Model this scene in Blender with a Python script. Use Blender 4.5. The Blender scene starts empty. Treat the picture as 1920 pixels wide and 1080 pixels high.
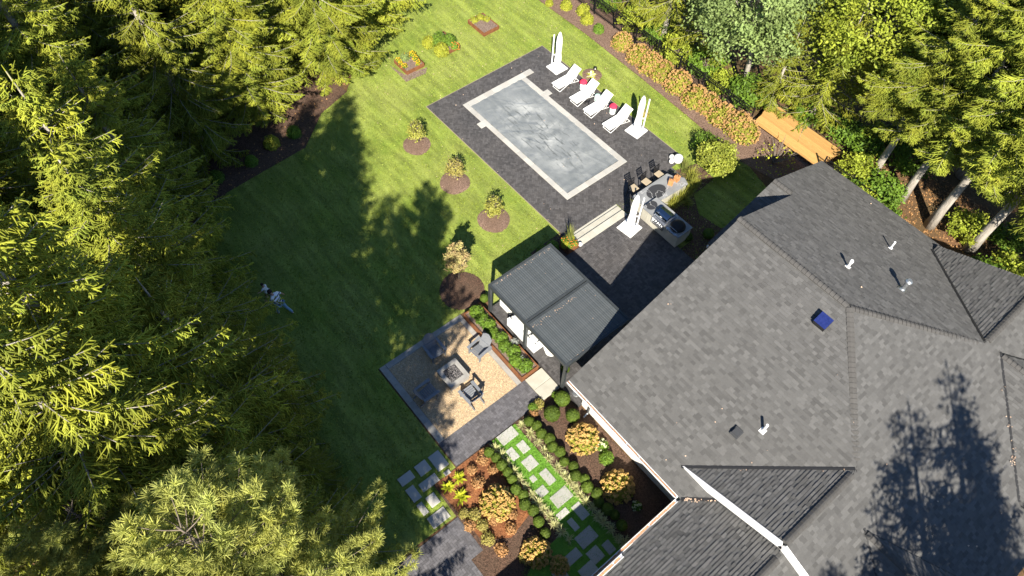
import bpy, math, random
import numpy as np
from mathutils import Vector, Matrix
S = bpy.context.scene
C = S.collection
PI = math.pi
# ------------------------------------------------------------------ camera
F_PX, PITCH, ROLL, YAW, CAM_H = 1333.0, math.radians(56.899), math.radians(2.601), math.radians(48.404), 30.0
def _cam_axes():
    cp, sp = math.cos(PITCH), math.sin(PITCH)
    fw = Vector((0, cp, -sp)); rt = Vector((1, 0, 0)); up = rt.cross(fw)
    r = math.cos(ROLL) * rt + math.sin(ROLL) * up
    u = -math.sin(ROLL) * rt + math.cos(ROLL) * up
    a = Vector((math.cos(YAW), -math.sin(YAW), 0)); b = Vector((math.sin(YAW), math.cos(YAW), 0))
    conv = lambda v: Vector((v.dot(a), v.dot(b), v.z))
    return conv(r), conv(u), conv(fw)
CR, CU, CF = _cam_axes()
cam = bpy.data.cameras.new('camera'); cam.sensor_width = 36; cam.lens = F_PX / 1920 * 36
cam.clip_start = 0.1; cam.clip_end = 1000
camo = bpy.data.objects.new('camera', cam); C.objects.link(camo)
m = Matrix((CR, CU, -CF)).transposed().to_4x4(); m.translation = (0, 0, CAM_H)
camo.matrix_world = m
S.camera = camo
def P(px, py, z=0.0):
    """where the sight line through a point of the photo meets the level z"""
    d = CR * ((px - 960) / F_PX) - CU * ((py - 540) / F_PX) + CF
    t = (z - CAM_H) / d.z
    return Vector((d.x * t, d.y * t, z))
# ------------------------------------------------------------------ light
SUNV = Vector((0.905, -0.82, 1.0)).normalized()
SUN_EL = math.asin(SUNV.z); SUN_AZ = math.atan2(SUNV.x, SUNV.y)
w = bpy.data.worlds.new("World"); S.world = w; w.use_nodes = True
nt = w.node_tree; nt.nodes.clear()
sky = nt.nodes.new('ShaderNodeTexSky'); sky.sky_type = 'NISHITA'; sky.sun_disc = False
sky.sun_elevation = SUN_EL; sky.sun_rotation = SUN_AZ; sky.air_density = 1.0; sky.dust_density = 0.1; sky.ozone_density = 5.0
bg = nt.nodes.new('ShaderNodeBackground'); bg.inputs[1].default_value = 0.07
wo = nt.nodes.new('ShaderNodeOutputWorld')
nt.links.new(sky.outputs[0], bg.inputs[0]); nt.links.new(bg.outputs[0], wo.inputs[0])
sl = bpy.data.lights.new('sun', 'SUN'); sl.energy = 5.0; sl.angle = math.radians(0.53); sl.color = (1.0, 0.93, 0.80)
so = bpy.data.objects.new('sun', sl); C.objects.link(so)
so.rotation_euler = SUNV.to_track_quat('Z', 'Y').to_euler(); so.location = (20, -20, 60)
S.view_settings.view_transform = 'Standard'; S.view_settings.look = 'None'
S.view_settings.exposure = 1.15; S.view_settings.gamma = 1.0; S.view_settings.use_curve_mapping = False
S.cycles.max_bounces = 6; S.cycles.diffuse_bounces = 3; S.cycles.transmission_bounces = 4

# ------------------------------------------------------------------ materials
MATS = {}
def pmat(name, c1, c2=None, scale=6.0, rough=0.7, bump=0.0, bscale=60.0, metal=0.0, tint=0.0, objrand=0.0,
         trans=0.0, c3=None, scale3=0.7, f3=0.5, world=False, spec=0.3, detail=5.0, bdist=0.02, con=(0.35, 0.65), stretch=None):
    if name in MATS: return MATS[name]
    M = bpy.data.materials.new(name); M.use_nodes = True; nt = M.node_tree; N = nt.nodes; L = nt.links
    b = N['Principled BSDF']; out = N['Material Output']
    tc = N.new('ShaderNodeNewGeometry' if world else 'ShaderNodeTexCoord')
    co = tc.outputs['Position' if world else 'Object']
    if stretch:
        mp = N.new('ShaderNodeMapping'); mp.inputs['Scale'].default_value = stretch; L.new(co, mp.inputs[0]); co = mp.outputs[0]
    def noise(sc, det=detail):
        n = N.new('ShaderNodeTexNoise'); n.inputs['Scale'].default_value = sc; n.inputs['Detail'].default_value = det
        n.inputs['Roughness'].default_value = 0.65
        L.new(co, n.inputs['Vector']); return n
    def ramp(src, lo, hi):
        r = N.new('ShaderNodeMapRange'); r.inputs[1].default_value = lo; r.inputs[2].default_value = hi; L.new(src, r.inputs[0]); return r.outputs[0]
    def mix(f, A, B, mode='MIX'):
        x = N.new('ShaderNodeMix'); x.data_type = 'RGBA'; x.blend_type = mode
        if isinstance(f, float): x.inputs[0].default_value = f
        else: L.new(f, x.inputs[0])
        for i, v in ((6, A), (7, B)):
            if isinstance(v, tuple): x.inputs[i].default_value = (*v, 1)
            else: L.new(v, x.inputs[i])
        return x.outputs[2]
    col = tuple(c1)
    if c2 is not None: col = mix(ramp(noise(scale).outputs[0], *con), col, tuple(c2))
    if c3 is not None:
        r3 = ramp(noise(scale3, 3.0).outputs[0], 0.5 - 0.15, 0.5 + 0.15)
        mm = N.new('ShaderNodeMath'); mm.operation = 'MULTIPLY'; mm.inputs[1].default_value = f3; L.new(r3, mm.inputs[0])
        col = mix(mm.outputs[0], col, tuple(c3))
    def scale_by(col, src, amt):
        m1 = N.new('ShaderNodeMath'); m1.operation = 'MULTIPLY_ADD'; m1.inputs[1].default_value = amt; m1.inputs[2].default_value = 1 - amt / 2; L.new(src, m1.inputs[0])
        v = N.new('ShaderNodeCombineColor')
        for i in range(3): L.new(m1.outputs[0], v.inputs[i])
        return mix(1.0, col, v.outputs[0], 'MULTIPLY')
    if tint:
        at = N.new('ShaderNodeAttribute'); at.attribute_name = 'tint'; col = scale_by(col, at.outputs['Fac'], tint)
    if objrand:
        oi = N.new('ShaderNodeObjectInfo'); col = scale_by(col, oi.outputs['Random'], objrand)
    if isinstance(col, tuple): b.inputs['Base Color'].default_value = (*col, 1)
    else: L.new(col, b.inputs['Base Color'])
    b.inputs['Roughness'].default_value = rough; b.inputs['Metallic'].default_value = metal
    b.inputs['Specular IOR Level'].default_value = spec
    if bump:
        bn = N.new('ShaderNodeBump'); bn.inputs['Strength'].default_value = bump; bn.inputs['Distance'].default_value = bdist
        L.new(noise(bscale).outputs[0], bn.inputs['Height']); L.new(bn.outputs[0], b.inputs['Normal'])
    if trans:
        tr = N.new('ShaderNodeBsdfTranslucent')
        if isinstance(col, tuple): tr.inputs[0].default_value = (*col, 1)
        else: L.new(col, tr.inputs[0])
        ms = N.new('ShaderNodeMixShader'); ms.inputs[0].default_value = trans
        L.new(b.outputs[0], ms.inputs[1]); L.new(tr.outputs[0], ms.inputs[2]); L.new(ms.outputs[0], out.inputs[0])
    MATS[name] = M
    return M
def leafmat(name, c1, c2, tint=0.9, scale=3.0, objrand=0.0, trans=0.23, rough=0.6):
    return pmat(name, c1, c2, scale=scale, tint=tint, trans=trans, rough=rough, objrand=objrand, spec=0.25, con=(0.3, 0.7))
M_ground = pmat('woodland_floor', (0.10, 0.055, 0.03), (0.24, 0.13, 0.065), scale=9, c3=(0.055, 0.05, 0.02), scale3=0.35, f3=0.7, rough=0.95, bump=0.8, bscale=25, world=True, bdist=0.05)
M_mulch = pmat('brown_mulch', (0.035, 0.02, 0.013), (0.19, 0.11, 0.075), scale=16, rough=0.95, bump=1.0, bscale=22, world=True, bdist=0.06, c3=(0.10, 0.07, 0.05), scale3=1.2)
M_mulch2 = pmat('pale_mulch', (0.10, 0.06, 0.045), (0.30, 0.20, 0.15), scale=14, rough=0.95, bump=1.0, bscale=20, world=True, bdist=0.05, c3=(0.14, 0.09, 0.06), scale3=1.0)
M_straw = pmat('orange_mulch', (0.16, 0.055, 0.02), (0.42, 0.18, 0.075), scale=15, rough=0.95, bump=1.0, bscale=20, world=True, bdist=0.06, c3=(0.10, 0.04, 0.02), scale3=1.4, f3=0.6)
M_gravel = pmat('tan_gravel', (0.29, 0.21, 0.13), (0.59, 0.46, 0.31), scale=22, rough=0.9, bump=0.9, bscale=26, world=True, bdist=0.03)
M_turf = pmat('artificial_turf', (0.11, 0.25, 0.022), (0.17, 0.35, 0.045), scale=30, rough=0.8, bump=0.6, bscale=60, world=True)
M_brick = pmat('grey_paver', (0.054, 0.0515, 0.053), (0.082, 0.079, 0.081), scale=14, rough=0.75, tint=0.55, bump=0.2, bscale=120, world=True, c3=(0.11, 0.10, 0.096), scale3=0.5, f3=0.35)
M_brick2 = pmat('pale_grey_paver', (0.085, 0.083, 0.094), (0.125, 0.122, 0.134), scale=14, rough=0.75, tint=0.5, bump=0.2, bscale=120, world=True, c3=(0.15, 0.14, 0.14), scale3=0.5, f3=0.35)
M_joint = pmat('joint_sand', (0.035, 0.033, 0.036), (0.06, 0.055, 0.055), scale=10, world=True, rough=0.95)
M_slate = pmat('pale_stone', (0.39, 0.385, 0.365), (0.47, 0.46, 0.435), scale=3, rough=0.8, bump=0.15, bscale=40, objrand=0.22, c3=(0.35, 0.32, 0.28), scale3=1.5)
M_lime = pmat('limestone', (0.40, 0.38, 0.32), (0.47, 0.45, 0.385), scale=2.5, rough=0.8, bump=0.12, bscale=30, objrand=0.15)
M_conc = pmat('grey_concrete', (0.28, 0.27, 0.25), (0.36, 0.345, 0.32), scale=4, rough=0.85, bump=0.15, bscale=50, objrand=0.08)
M_white = pmat('white_metal', (0.80, 0.80, 0.80), rough=0.45)
M_wfab = pmat('white_fabric', (0.80, 0.80, 0.78), (0.74, 0.74, 0.73), scale=8, rough=0.9, bump=0.2, bscale=30)
M_siding = pmat('white_siding', (0.78, 0.77, 0.74), (0.72, 0.71, 0.68), scale=4, rough=0.6)
M_dark = pmat('charcoal_metal', (0.045, 0.052, 0.056), (0.06, 0.067, 0.071), scale=5, rough=0.42, metal=0.2)
M_louv = pmat('grey_louver', (0.075, 0.086, 0.093), (0.095, 0.105, 0.112), scale=6, rough=0.45, metal=0.15, objrand=0.15)
M_black = pmat('black_metal', (0.012, 0.012, 0.014), rough=0.45)
M_shing = pmat('grey_shingle', (0.097, 0.0955, 0.094), (0.115, 0.113, 0.111), scale=30, rough=0.95, tint=0.48, bump=0.3, bscale=150, spec=0.1)
M_cap = pmat('ridge_shingle', (0.082, 0.079, 0.076), (0.096, 0.092, 0.089), scale=20, rough=0.95, objrand=0.15, spec=0.1)
M_roofu = pmat('roof_underlay', (0.04, 0.04, 0.04), rough=0.95)
M_valley = pmat('dark_flashing', (0.035, 0.035, 0.037), rough=0.5, metal=0.3)
M_corten = pmat('corten_steel', (0.15, 0.058, 0.025), (0.25, 0.105, 0.045), scale=5, rough=0.85, bump=0.2, bscale=60)
M_timber = pmat('orange_timber', (0.46, 0.25, 0.08), (0.56, 0.33, 0.12), scale=3, rough=0.7, objrand=0.3, stretch=(1, 12, 12))
M_tan = pmat('tan_seat', (0.34, 0.28, 0.19), (0.40, 0.33, 0.24), scale=20, rough=0.9)
M_terra = pmat('tan_wood', (0.44, 0.20, 0.08), (0.52, 0.26, 0.11), scale=8, rough=0.7)
M_adir = pmat('slate_plastic', (0.17, 0.18, 0.20), (0.21, 0.22, 0.24), scale=8, rough=0.5)
M_steel = pmat('stainless', (0.55, 0.56, 0.58), rough=0.22, metal=0.9)
M_galv = pmat('galvanised', (0.55, 0.57, 0.59), (0.40, 0.42, 0.44), scale=12, rough=0.35, metal=0.8)
M_bark = pmat('grey_bark', (0.28, 0.25, 0.21), (0.46, 0.42, 0.37), scale=5, rough=0.95, bump=1.0, bscale=14, stretch=(1, 1, 0.25), bdist=0.05)
M_twig = pmat('twig_bark', (0.14, 0.11, 0.085), (0.24, 0.20, 0.16), scale=6, rough=0.95)
M_spr = leafmat('spruce_needles', (0.39, 0.395, 0.038), (0.21, 0.27, 0.038), scale=0.9, objrand=0.45)
M_spr2 = leafmat('hemlock_needles', (0.39, 0.40, 0.042), (0.24, 0.315, 0.042), scale=0.8, objrand=0.35)
M_pine = leafmat('pine_needles', (0.36, 0.40, 0.11), (0.42, 0.41, 0.09), scale=0.9, objrand=0.1, trans=0.3)
M_loc = leafmat('locust_leaves', (0.24, 0.31, 0.10), (0.17, 0.24, 0.075), scale=0.7)
M_yel = leafmat('yellow_green_leaves', (0.33, 0.36, 0.04), (0.22, 0.29, 0.03), scale=0.6)
M_box = leafmat('boxwood_leaves', (0.115, 0.165, 0.018), (0.07, 0.12, 0.02), objrand=0.35)
M_shr = leafmat('shrub_leaves', (0.15, 0.24, 0.02), (0.09, 0.17, 0.025), objrand=0.2)
M_shy = leafmat('yellow_shrub_leaves', (0.36, 0.36, 0.035), (0.24, 0.28, 0.03))
M_shr_b = leafmat('bronze_leaves', (0.36, 0.29, 0.09), (0.28, 0.27, 0.06))
M_hyl = leafmat('hydrangea_leaves', (0.22, 0.24, 0.03), (0.34, 0.30, 0.05))
M_hyf = leafmat('peach_blooms', (0.60, 0.36, 0.11), (0.68, 0.47, 0.17), tint=0.7, objrand=0.12, trans=0.15)
M_hyr = leafmat('rust_blooms', (0.50, 0.32, 0.13), (0.46, 0.25, 0.10), tint=0.8, objrand=0.2, trans=0.15)
M_pinkt = leafmat('pink_leaves', (0.40, 0.27, 0.14), (0.34, 0.33, 0.11))
M_edge = pmat('tan_edging', (0.26, 0.22, 0.15), rough=.9)
M_var = leafmat('cream_striped_blades', (0.62, 0.58, 0.30), (0.40, 0.44, 0.18), tint=0.5)
M_hos = leafmat('yellow_hosta_leaves', (0.50, 0.50, 0.03), (0.36, 0.42, 0.03))
M_grs = leafmat('grass_blades', (0.20, 0.26, 0.06), (0.30, 0.28, 0.09))
M_grs2 = leafmat('straw_grass_blades', (0.36, 0.33, 0.06), (0.22, 0.27, 0.05))
M_marg = leafmat('marigold_blooms', (0.85, 0.48, 0.02), (0.85, 0.60, 0.03), tint=0.4, trans=0.1)
M_red = leafmat('red_blooms', (0.55, 0.035, 0.09), (0.62, 0.06, 0.12), tint=0.5, trans=0.1)
M_ored = leafmat('orange_red_blooms', (0.75, 0.16, 0.03), (0.80, 0.30, 0.06), tint=0.5, trans=0.1)
M_wflo = leafmat('cream_blooms', (0.75, 0.75, 0.50), (0.70, 0.74, 0.42), tint=0.3, trans=0.1)
M_fall = leafmat('fallen_leaf', (0.50, 0.32, 0.22), (0.62, 0.48, 0.36), tint=0.8, trans=0.1)
M_litter = leafmat('leaf_litter', (0.30, 0.15, 0.06), (0.42, 0.24, 0.10), tint=0.9, trans=0.1)
M_deadg = pmat('leaf_debris', (0.42, 0.20, 0.10), (0.62, 0.36, 0.22), scale=18, rough=0.95, bump=0.8, bscale=30, world=True)
M_soil = pmat('planter_soil', (0.12, 0.08, 0.06), (0.28, 0.21, 0.17), scale=14, rough=0.95, bump=0.9, bscale=25, world=True, bdist=0.04)
M_pebb = pmat('fire_glass', (0.02, 0.02, 0.022), (0.55, 0.52, 0.52), scale=30, rough=0.3, tint=0.9, con=(0.5, 0.6))
M_glass = pmat('window_glass', (0.03, 0.04, 0.05), rough=0.06, spec=0.6)
M_solar = pmat('solar_cells', (0.012, 0.02, 0.10), (0.02, 0.03, 0.14), scale=12, rough=0.15, spec=0.6)
M_mint = pmat('mint_glaze', (0.42, 0.62, 0.54), rough=0.3)
M_globe = pmat('white_globe', (0.82, 0.82, 0.80), rough=0.4)
M_skin = pmat('skin', (0.45, 0.26, 0.18), rough=0.6)
M_hair = pmat('dark_hair', (0.03, 0.017, 0.012), rough=0.7)
M_jean = pmat('blue_denim', (0.20, 0.34, 0.48), (0.26, 0.40, 0.54), scale=20, rough=0.9)
M_wtop = pmat('white_cotton', (0.80, 0.81, 0.82), rough=0.9)
M_shoe = pmat('white_shoes', (0.78, 0.76, 0.76), rough=0.8)

def lawn_material():
    M = pmat('lawn_grass', (0.135, 0.210, 0.022), (0.252, 0.315, 0.052), scale=1.1, rough=0.9, bump=0.9, bscale=38, world=True, bdist=0.05,
             c3=(0.325, 0.345, 0.095), scale3=0.28, f3=0.55, con=(0.3, 0.7))
    nt = M.node_tree; N = nt.nodes; L = nt.links; b = N['Principled BSDF']
    src = b.inputs['Base Color'].links[0].from_socket
    g = N.new('ShaderNodeNewGeometry')
    n2 = N.new('ShaderNodeTexNoise'); n2.inputs['Scale'].default_value = 14; n2.inputs['Detail'].default_value = 6; n2.inputs['Roughness'].default_value = 0.75
    L.new(g.outputs['Position'], n2.inputs['Vector'])
    mp = N.new('ShaderNodeMapping'); mp.inputs['Rotation'].default_value = (0, 0, 0.12); mp.inputs['Scale'].default_value = (0.25, 1.6, 1); L.new(g.outputs['Position'], mp.inputs[0])
    n3 = N.new('ShaderNodeTexNoise'); n3.inputs['Scale'].default_value = 1.6; n3.inputs['Detail'].default_value = 3; L.new(mp.outputs[0], n3.inputs['Vector'])
    ad = N.new('ShaderNodeMath'); ad.operation = 'ADD'; L.new(n2.outputs[0], ad.inputs[0]); L.new(n3.outputs[0], ad.inputs[1])
    r = N.new('ShaderNodeMapRange'); r.inputs[1].default_value = 0.7; r.inputs[2].default_value = 1.3; r.inputs[3].default_value = 0.55; r.inputs[4].default_value = 1.35; L.new(ad.outputs[0], r.inputs[0])
    cc = N.new('ShaderNodeCombineColor')
    for i in range(3): L.new(r.outputs[0], cc.inputs[i])
    x = N.new('ShaderNodeMix'); x.data_type = 'RGBA'; x.blend_type = 'MULTIPLY'; x.inputs[0].default_value = 1
    L.new(src, x.inputs[6]); L.new(cc.outputs[0], x.inputs[7]); L.new(x.outputs[2], b.inputs['Base Color'])
    return M
M_lawn = lawn_material()
def marble_material():
    M = pmat('grey_marble', (0.20, 0.205, 0.21), (0.27, 0.275, 0.28), scale=2.0, rough=0.25, spec=0.5, world=True)
    nt = M.node_tree; N = nt.nodes; L = nt.links; b = N['Principled BSDF']; src = b.inputs['Base Color'].links[0].from_socket
    g = N.new('ShaderNodeNewGeometry')
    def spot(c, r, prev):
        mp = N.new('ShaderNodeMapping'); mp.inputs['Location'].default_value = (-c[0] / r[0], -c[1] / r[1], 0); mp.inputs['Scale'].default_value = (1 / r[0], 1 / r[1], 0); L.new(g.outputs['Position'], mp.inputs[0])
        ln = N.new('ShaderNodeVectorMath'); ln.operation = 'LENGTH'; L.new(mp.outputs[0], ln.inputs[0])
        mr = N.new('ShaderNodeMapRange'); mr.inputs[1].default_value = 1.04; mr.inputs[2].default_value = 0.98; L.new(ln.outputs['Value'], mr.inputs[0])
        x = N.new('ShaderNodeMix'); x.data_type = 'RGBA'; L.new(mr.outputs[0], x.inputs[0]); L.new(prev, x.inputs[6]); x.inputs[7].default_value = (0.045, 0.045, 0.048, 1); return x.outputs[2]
    col = spot((-14.12, 22.6), (0.42, 0.62), src); col = spot((-13.5, 21.55), (0.28, 0.34), col)  # two dark ovals at fixed places on the counter tops
    v = N.new('ShaderNodeTexVoronoi'); v.feature = 'DISTANCE_TO_EDGE'; v.inputs['Scale'].default_value = 0.9
    nz = N.new('ShaderNodeTexNoise'); nz.inputs['Scale'].default_value = 2; L.new(g.outputs['Position'], nz.inputs['Vector'])
    va = N.new('ShaderNodeVectorMath'); va.operation = 'ADD'; L.new(g.outputs['Position'], va.inputs[0]); L.new(nz.outputs['Color'], va.inputs[1]); L.new(va.outputs[0], v.inputs['Vector'])
    mr = N.new('ShaderNodeMapRange'); mr.inputs[1].default_value = 0.0; mr.inputs[2].default_value = 0.016; mr.inputs[3].default_value = 1; mr.inputs[4].default_value = 0; L.new(v.outputs['Distance'], mr.inputs[0])
    x = N.new('ShaderNodeMix'); x.data_type = 'RGBA'; L.new(mr.outputs[0], x.inputs[0]); L.new(col, x.inputs[6]); x.inputs[7].default_value = (0.50, 0.50, 0.50, 1)
    L.new(x.outputs[2], b.inputs['Base Color']); return M
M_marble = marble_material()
def cover_material():
    M = pmat('vinyl_cover', (0.165, 0.178, 0.184), (0.225, 0.238, 0.243), scale=0.8, rough=0.32, bump=0.5, bscale=2.2, world=True, spec=0.5, bdist=0.08)
    nt = M.node_tree; N = nt.nodes; L = nt.links; b = N['Principled BSDF']; src = b.inputs['Base Color'].links[0].from_socket
    g = N.new('ShaderNodeNewGeometry')
    # long dried-puddle streaks and pale dusty film lying on the vinyl
    def streak(scale, rot, lo, hi, colr, prev, loc=(0, 0, 0)):
        mp = N.new('ShaderNodeMapping'); mp.inputs['Rotation'].default_value = (0, 0, rot); mp.inputs['Scale'].default_value = scale; mp.inputs['Location'].default_value = loc; L.new(g.outputs['Position'], mp.inputs[0])
        n = N.new('ShaderNodeTexNoise'); n.inputs['Scale'].default_value = 1; n.inputs['Detail'].default_value = 4; n.inputs['Distortion'].default_value = 0.6; L.new(mp.outputs[0], n.inputs['Vector'])
        # keep marks to the middle of the cover
        mq = N.new('ShaderNodeMapping'); mq.inputs['Location'].default_value = (21.9 / 3.9, -21.2 / 1.75, 0); mq.inputs['Scale'].default_value = (1 / 3.9, 1 / 1.75, 0); L.new(g.outputs['Position'], mq.inputs[0])
        ln = N.new('ShaderNodeVectorMath'); ln.operation = 'LENGTH'; L.new(mq.outputs[0], ln.inputs[0])
        mk = N.new('ShaderNodeMapRange'); mk.inputs[1].default_value = 1.1; mk.inputs[2].default_value = 0.6; L.new(ln.outputs['Value'], mk.inputs[0])
        mr = N.new('ShaderNodeMapRange'); mr.inputs[1].default_value = lo; mr.inputs[2].default_value = hi; L.new(n.outputs[0], mr.inputs[0])
        mu = N.new('ShaderNodeMath'); mu.operation = 'MULTIPLY'; L.new(mr.outputs[0], mu.inputs[0]); L.new(mk.outputs[0], mu.inputs[1])
        x = N.new('ShaderNodeMix'); x.data_type = 'RGBA'; L.new(mu.outputs[0], x.inputs[0]); L.new(prev, x.inputs[6]); x.inputs[7].default_value = (*colr, 1); return x.outputs[2]
    col = streak((1.1, 0.7, 1), 0.5, 0.45, 0.75, (0.47, 0.48, 0.47), src)
    col = streak((1.4, 7.5, 1), 0.78, 0.56, 0.64, (0.125, 0.135, 0.135), col, (3, 1, 0))
    L.new(col, b.inputs['Base Color']); return M
M_cover = cover_material()
def stripe_material():
    M = pmat('striped_shirt', (0.66, 0.70, 0.78), rough=0.9); nt = M.node_tree; N = nt.nodes; L = nt.links; b = N['Principled BSDF']
    tc = N.new('ShaderNodeTexCoord'); sp = N.new('ShaderNodeSeparateXYZ'); L.new(tc.outputs['Object'], sp.inputs[0])
    m1 = N.new('ShaderNodeMath'); m1.operation = 'MULTIPLY'; m1.inputs[1].default_value = 7.5; L.new(sp.outputs['Z'], m1.inputs[0])
    m2 = N.new('ShaderNodeMath'); m2.operation = 'FRACT'; L.new(m1.outputs[0], m2.inputs[0])
    m3 = N.new('ShaderNodeMath'); m3.operation = 'LESS_THAN'; m3.inputs[1].default_value = 0.3; L.new(m2.outputs[0], m3.inputs[0])
    x = N.new('ShaderNodeMix'); x.data_type = 'RGBA'; L.new(m3.outputs[0], x.inputs[0]); x.inputs[6].default_value = (0.84, 0.86, 0.90, 1); x.inputs[7].default_value = (0.03, 0.04, 0.16, 1)
    L.new(x.outputs[2], b.inputs['Base Color']); return M
M_stripe = stripe_material()

# ------------------------------------------------------------------ object helpers
def tag(o, label=None, cat=None, group=None, kind=None):
    if label: o['label'] = label
    if cat: o['category'] = cat
    if group: o['group'] = group
    if kind: o['kind'] = kind
    return o
def thing(name, label, cat, loc=(0, 0, 0), rz=0.0, group=None):
    o = bpy.data.objects.new(name, None); C.objects.link(o); o.location = loc; o.rotation_euler = (0, 0, rz); o.empty_display_size = 0.2
    return tag(o, label, cat, group)
def origin(o):
    v = Vector((0, 0, 0))
    while o is not None: v = v + o.location; o = o.parent
    return v
def link(name, me, parent=None, kind=None):
    o = bpy.data.objects.new(name, me); C.objects.link(o)
    if parent is not None: o.parent = parent
    if kind: o['kind'] = kind
    return o
def copy_tree(o, parent=None):
    c = o.copy(); C.objects.link(c); c.parent = parent
    for ch in list(o.children): copy_tree(ch, c)
    return c
class MB:
    def __init__(s): s.v = []; s.f = []; s.t = []
    def add(s, vs, fs, t=0.5):
        n = len(s.v); s.v += [tuple(v) for v in vs]
        for f in fs: s.f.append(tuple(i + n for i in f)); s.t.append(t)
    def box(s, c, d, rz=0.0, t=0.5, rot=None):
        R = rot if rot is not None else Matrix.Rotation(rz, 3, 'Z'); c = Vector(c); x, y, z = d[0] / 2, d[1] / 2, d[2] / 2
        vs = [c + R @ Vector(q) for q in ((-x, -y, -z), (x, -y, -z), (x, y, -z), (-x, y, -z), (-x, -y, z), (x, -y, z), (x, y, z), (-x, y, z))]
        s.add(vs, ((0, 3, 2, 1), (4, 5, 6, 7), (0, 1, 5, 4), (1, 2, 6, 5), (2, 3, 7, 6), (3, 0, 4, 7)), t); return s
    def bb(s, x0, x1, y0, y1, z0, z1, t=0.5): return s.box(((x0 + x1) / 2, (y0 + y1) / 2, (z0 + z1) / 2), (x1 - x0, y1 - y0, z1 - z0), t=t)
    def cbox(s, x0, x1, y0, y1, z0, z1, b=0.02, t=0.5):
        """box whose upper edges are bevelled"""
        vs = [(x0, y0, z0), (x1, y0, z0), (x1, y1, z0), (x0, y1, z0), (x0, y0, z1 - b), (x1, y0, z1 - b), (x1, y1, z1 - b), (x0, y1, z1 - b), (x0 + b, y0 + b, z1), (x1 - b, y0 + b, z1), (x1 - b, y1 - b, z1), (x0 + b, y1 - b, z1)]
        fs = [(0, 3, 2, 1), (8, 9, 10, 11)]
        for k in range(4):
            j = (k + 1) % 4; fs += [(k, j, 4 + j, 4 + k), (4 + k, 4 + j, 8 + j, 8 + k)]
        s.add(vs, fs, t); return s
    def bar(s, p, q, w, h=None, t=0.5):
        p, q = Vector(p), Vector(q); d = q - p; h = h or w
        x = d.normalized(); up = Vector((0, 0, 1)) if abs(x.z) < 0.95 else Vector((1, 0, 0)); y = up.cross(x).normalized(); z = x.cross(y)
        return s.box((p + q) / 2, (d.length, w, h), rot=Matrix((x, y, z)).transposed(), t=t)
    def tube(s, pts, rad, n=6, t=0.5, cap=True):
        pts = [Vector(p) for p in pts]; rad = rad if isinstance(rad, (list, tuple)) else [rad] * len(pts); base = len(s.v); ref = None
        for i, p in enumerate(pts):
            d = (pts[min(i + 1, len(pts) - 1)] - pts[max(i - 1, 0)]).normalized()
            up = ref if ref is not None else (Vector((0, 0, 1)) if abs(d.z) < 0.9 else Vector((1, 0, 0)))
            y = (up - d * up.dot(d)).normalized(); x = d.cross(y); ref = y
            for k in range(n):
                a = 2 * PI * k / n; s.v.append(tuple(p + (x * math.cos(a) + y * math.sin(a)) * rad[i]))
        for i in range(len(pts) - 1):
            for k in range(n):
                j = (k + 1) % n; s.f.append((base + i * n + k, base + i * n + j, base + (i + 1) * n + j, base + (i + 1) * n + k)); s.t.append(t)
        if cap:
            s.f.append(tuple(base + k for k in reversed(range(n)))); s.t.append(t)
            e = base + (len(pts) - 1) * n; s.f.append(tuple(e + k for k in range(n))); s.t.append(t)
        return s
    def lathe(s, c, prof, n=20, t=0.5, fn=None):
        c = Vector(c); base = len(s.v)
        for r, z in prof:
            for k in range(n):
                a = 2 * PI * k / n; rr = r * (fn(a, z) if fn else 1); s.v.append((c.x + rr * math.cos(a), c.y + rr * math.sin(a), c.z + z))
        for i in range(len(prof) - 1):
            for k in range(n):
                j = (k + 1) % n; s.f.append((base + i * n + k, base + i * n + j, base + (i + 1) * n + j, base + (i + 1) * n + k)); s.t.append(t)
        s.f.append(tuple(base + k for k in reversed(range(n)))); s.t.append(t)
        e = base + (len(prof) - 1) * n; s.f.append(tuple(e + k for k in range(n))); s.t.append(t)
        return s
    def prism(s, pts, z0, z1, t=0.5):
        n = len(pts); vs = [(p[0], p[1], z0) for p in pts] + [(p[0], p[1], z1) for p in pts]
        s.add(vs, [tuple(reversed(range(n))), tuple(range(n, 2 * n))] + [(k, (k + 1) % n, n + (k + 1) % n, n + k) for k in range(n)], t); return s
    def sheet(s, pts, t=0.5): s.add(pts, [tuple(range(len(pts)))], t); return s
    def mesh(s, name, mat, off=None, smooth=False, flat=None):
        me = bpy.data.meshes.new(name); o = Vector(off) if off is not None else Vector((0, 0, 0))
        me.from_pydata([(v[0] - o.x, v[1] - o.y, v[2] - o.z) for v in s.v], [], s.f)
        a = me.attributes.new('tint', 'FLOAT', 'FACE'); a.data.foreach_set('value', s.t)
        if smooth: me.polygons.foreach_set('use_smooth', [True] * len(me.polygons))
        me.materials.append(mat); return me
    def build(s, name, mat, parent=None, local=False, smooth=False, kind=None):
        off = None if (local or parent is None) else origin(parent)
        return link(name, s.mesh(name, mat, off, smooth), parent, kind)
def struct(name, mb, mat, parent=None, kind='structure', smooth=False):
    return mb.build(name, mat, parent, kind=kind if parent is None else None, smooth=smooth)
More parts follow.
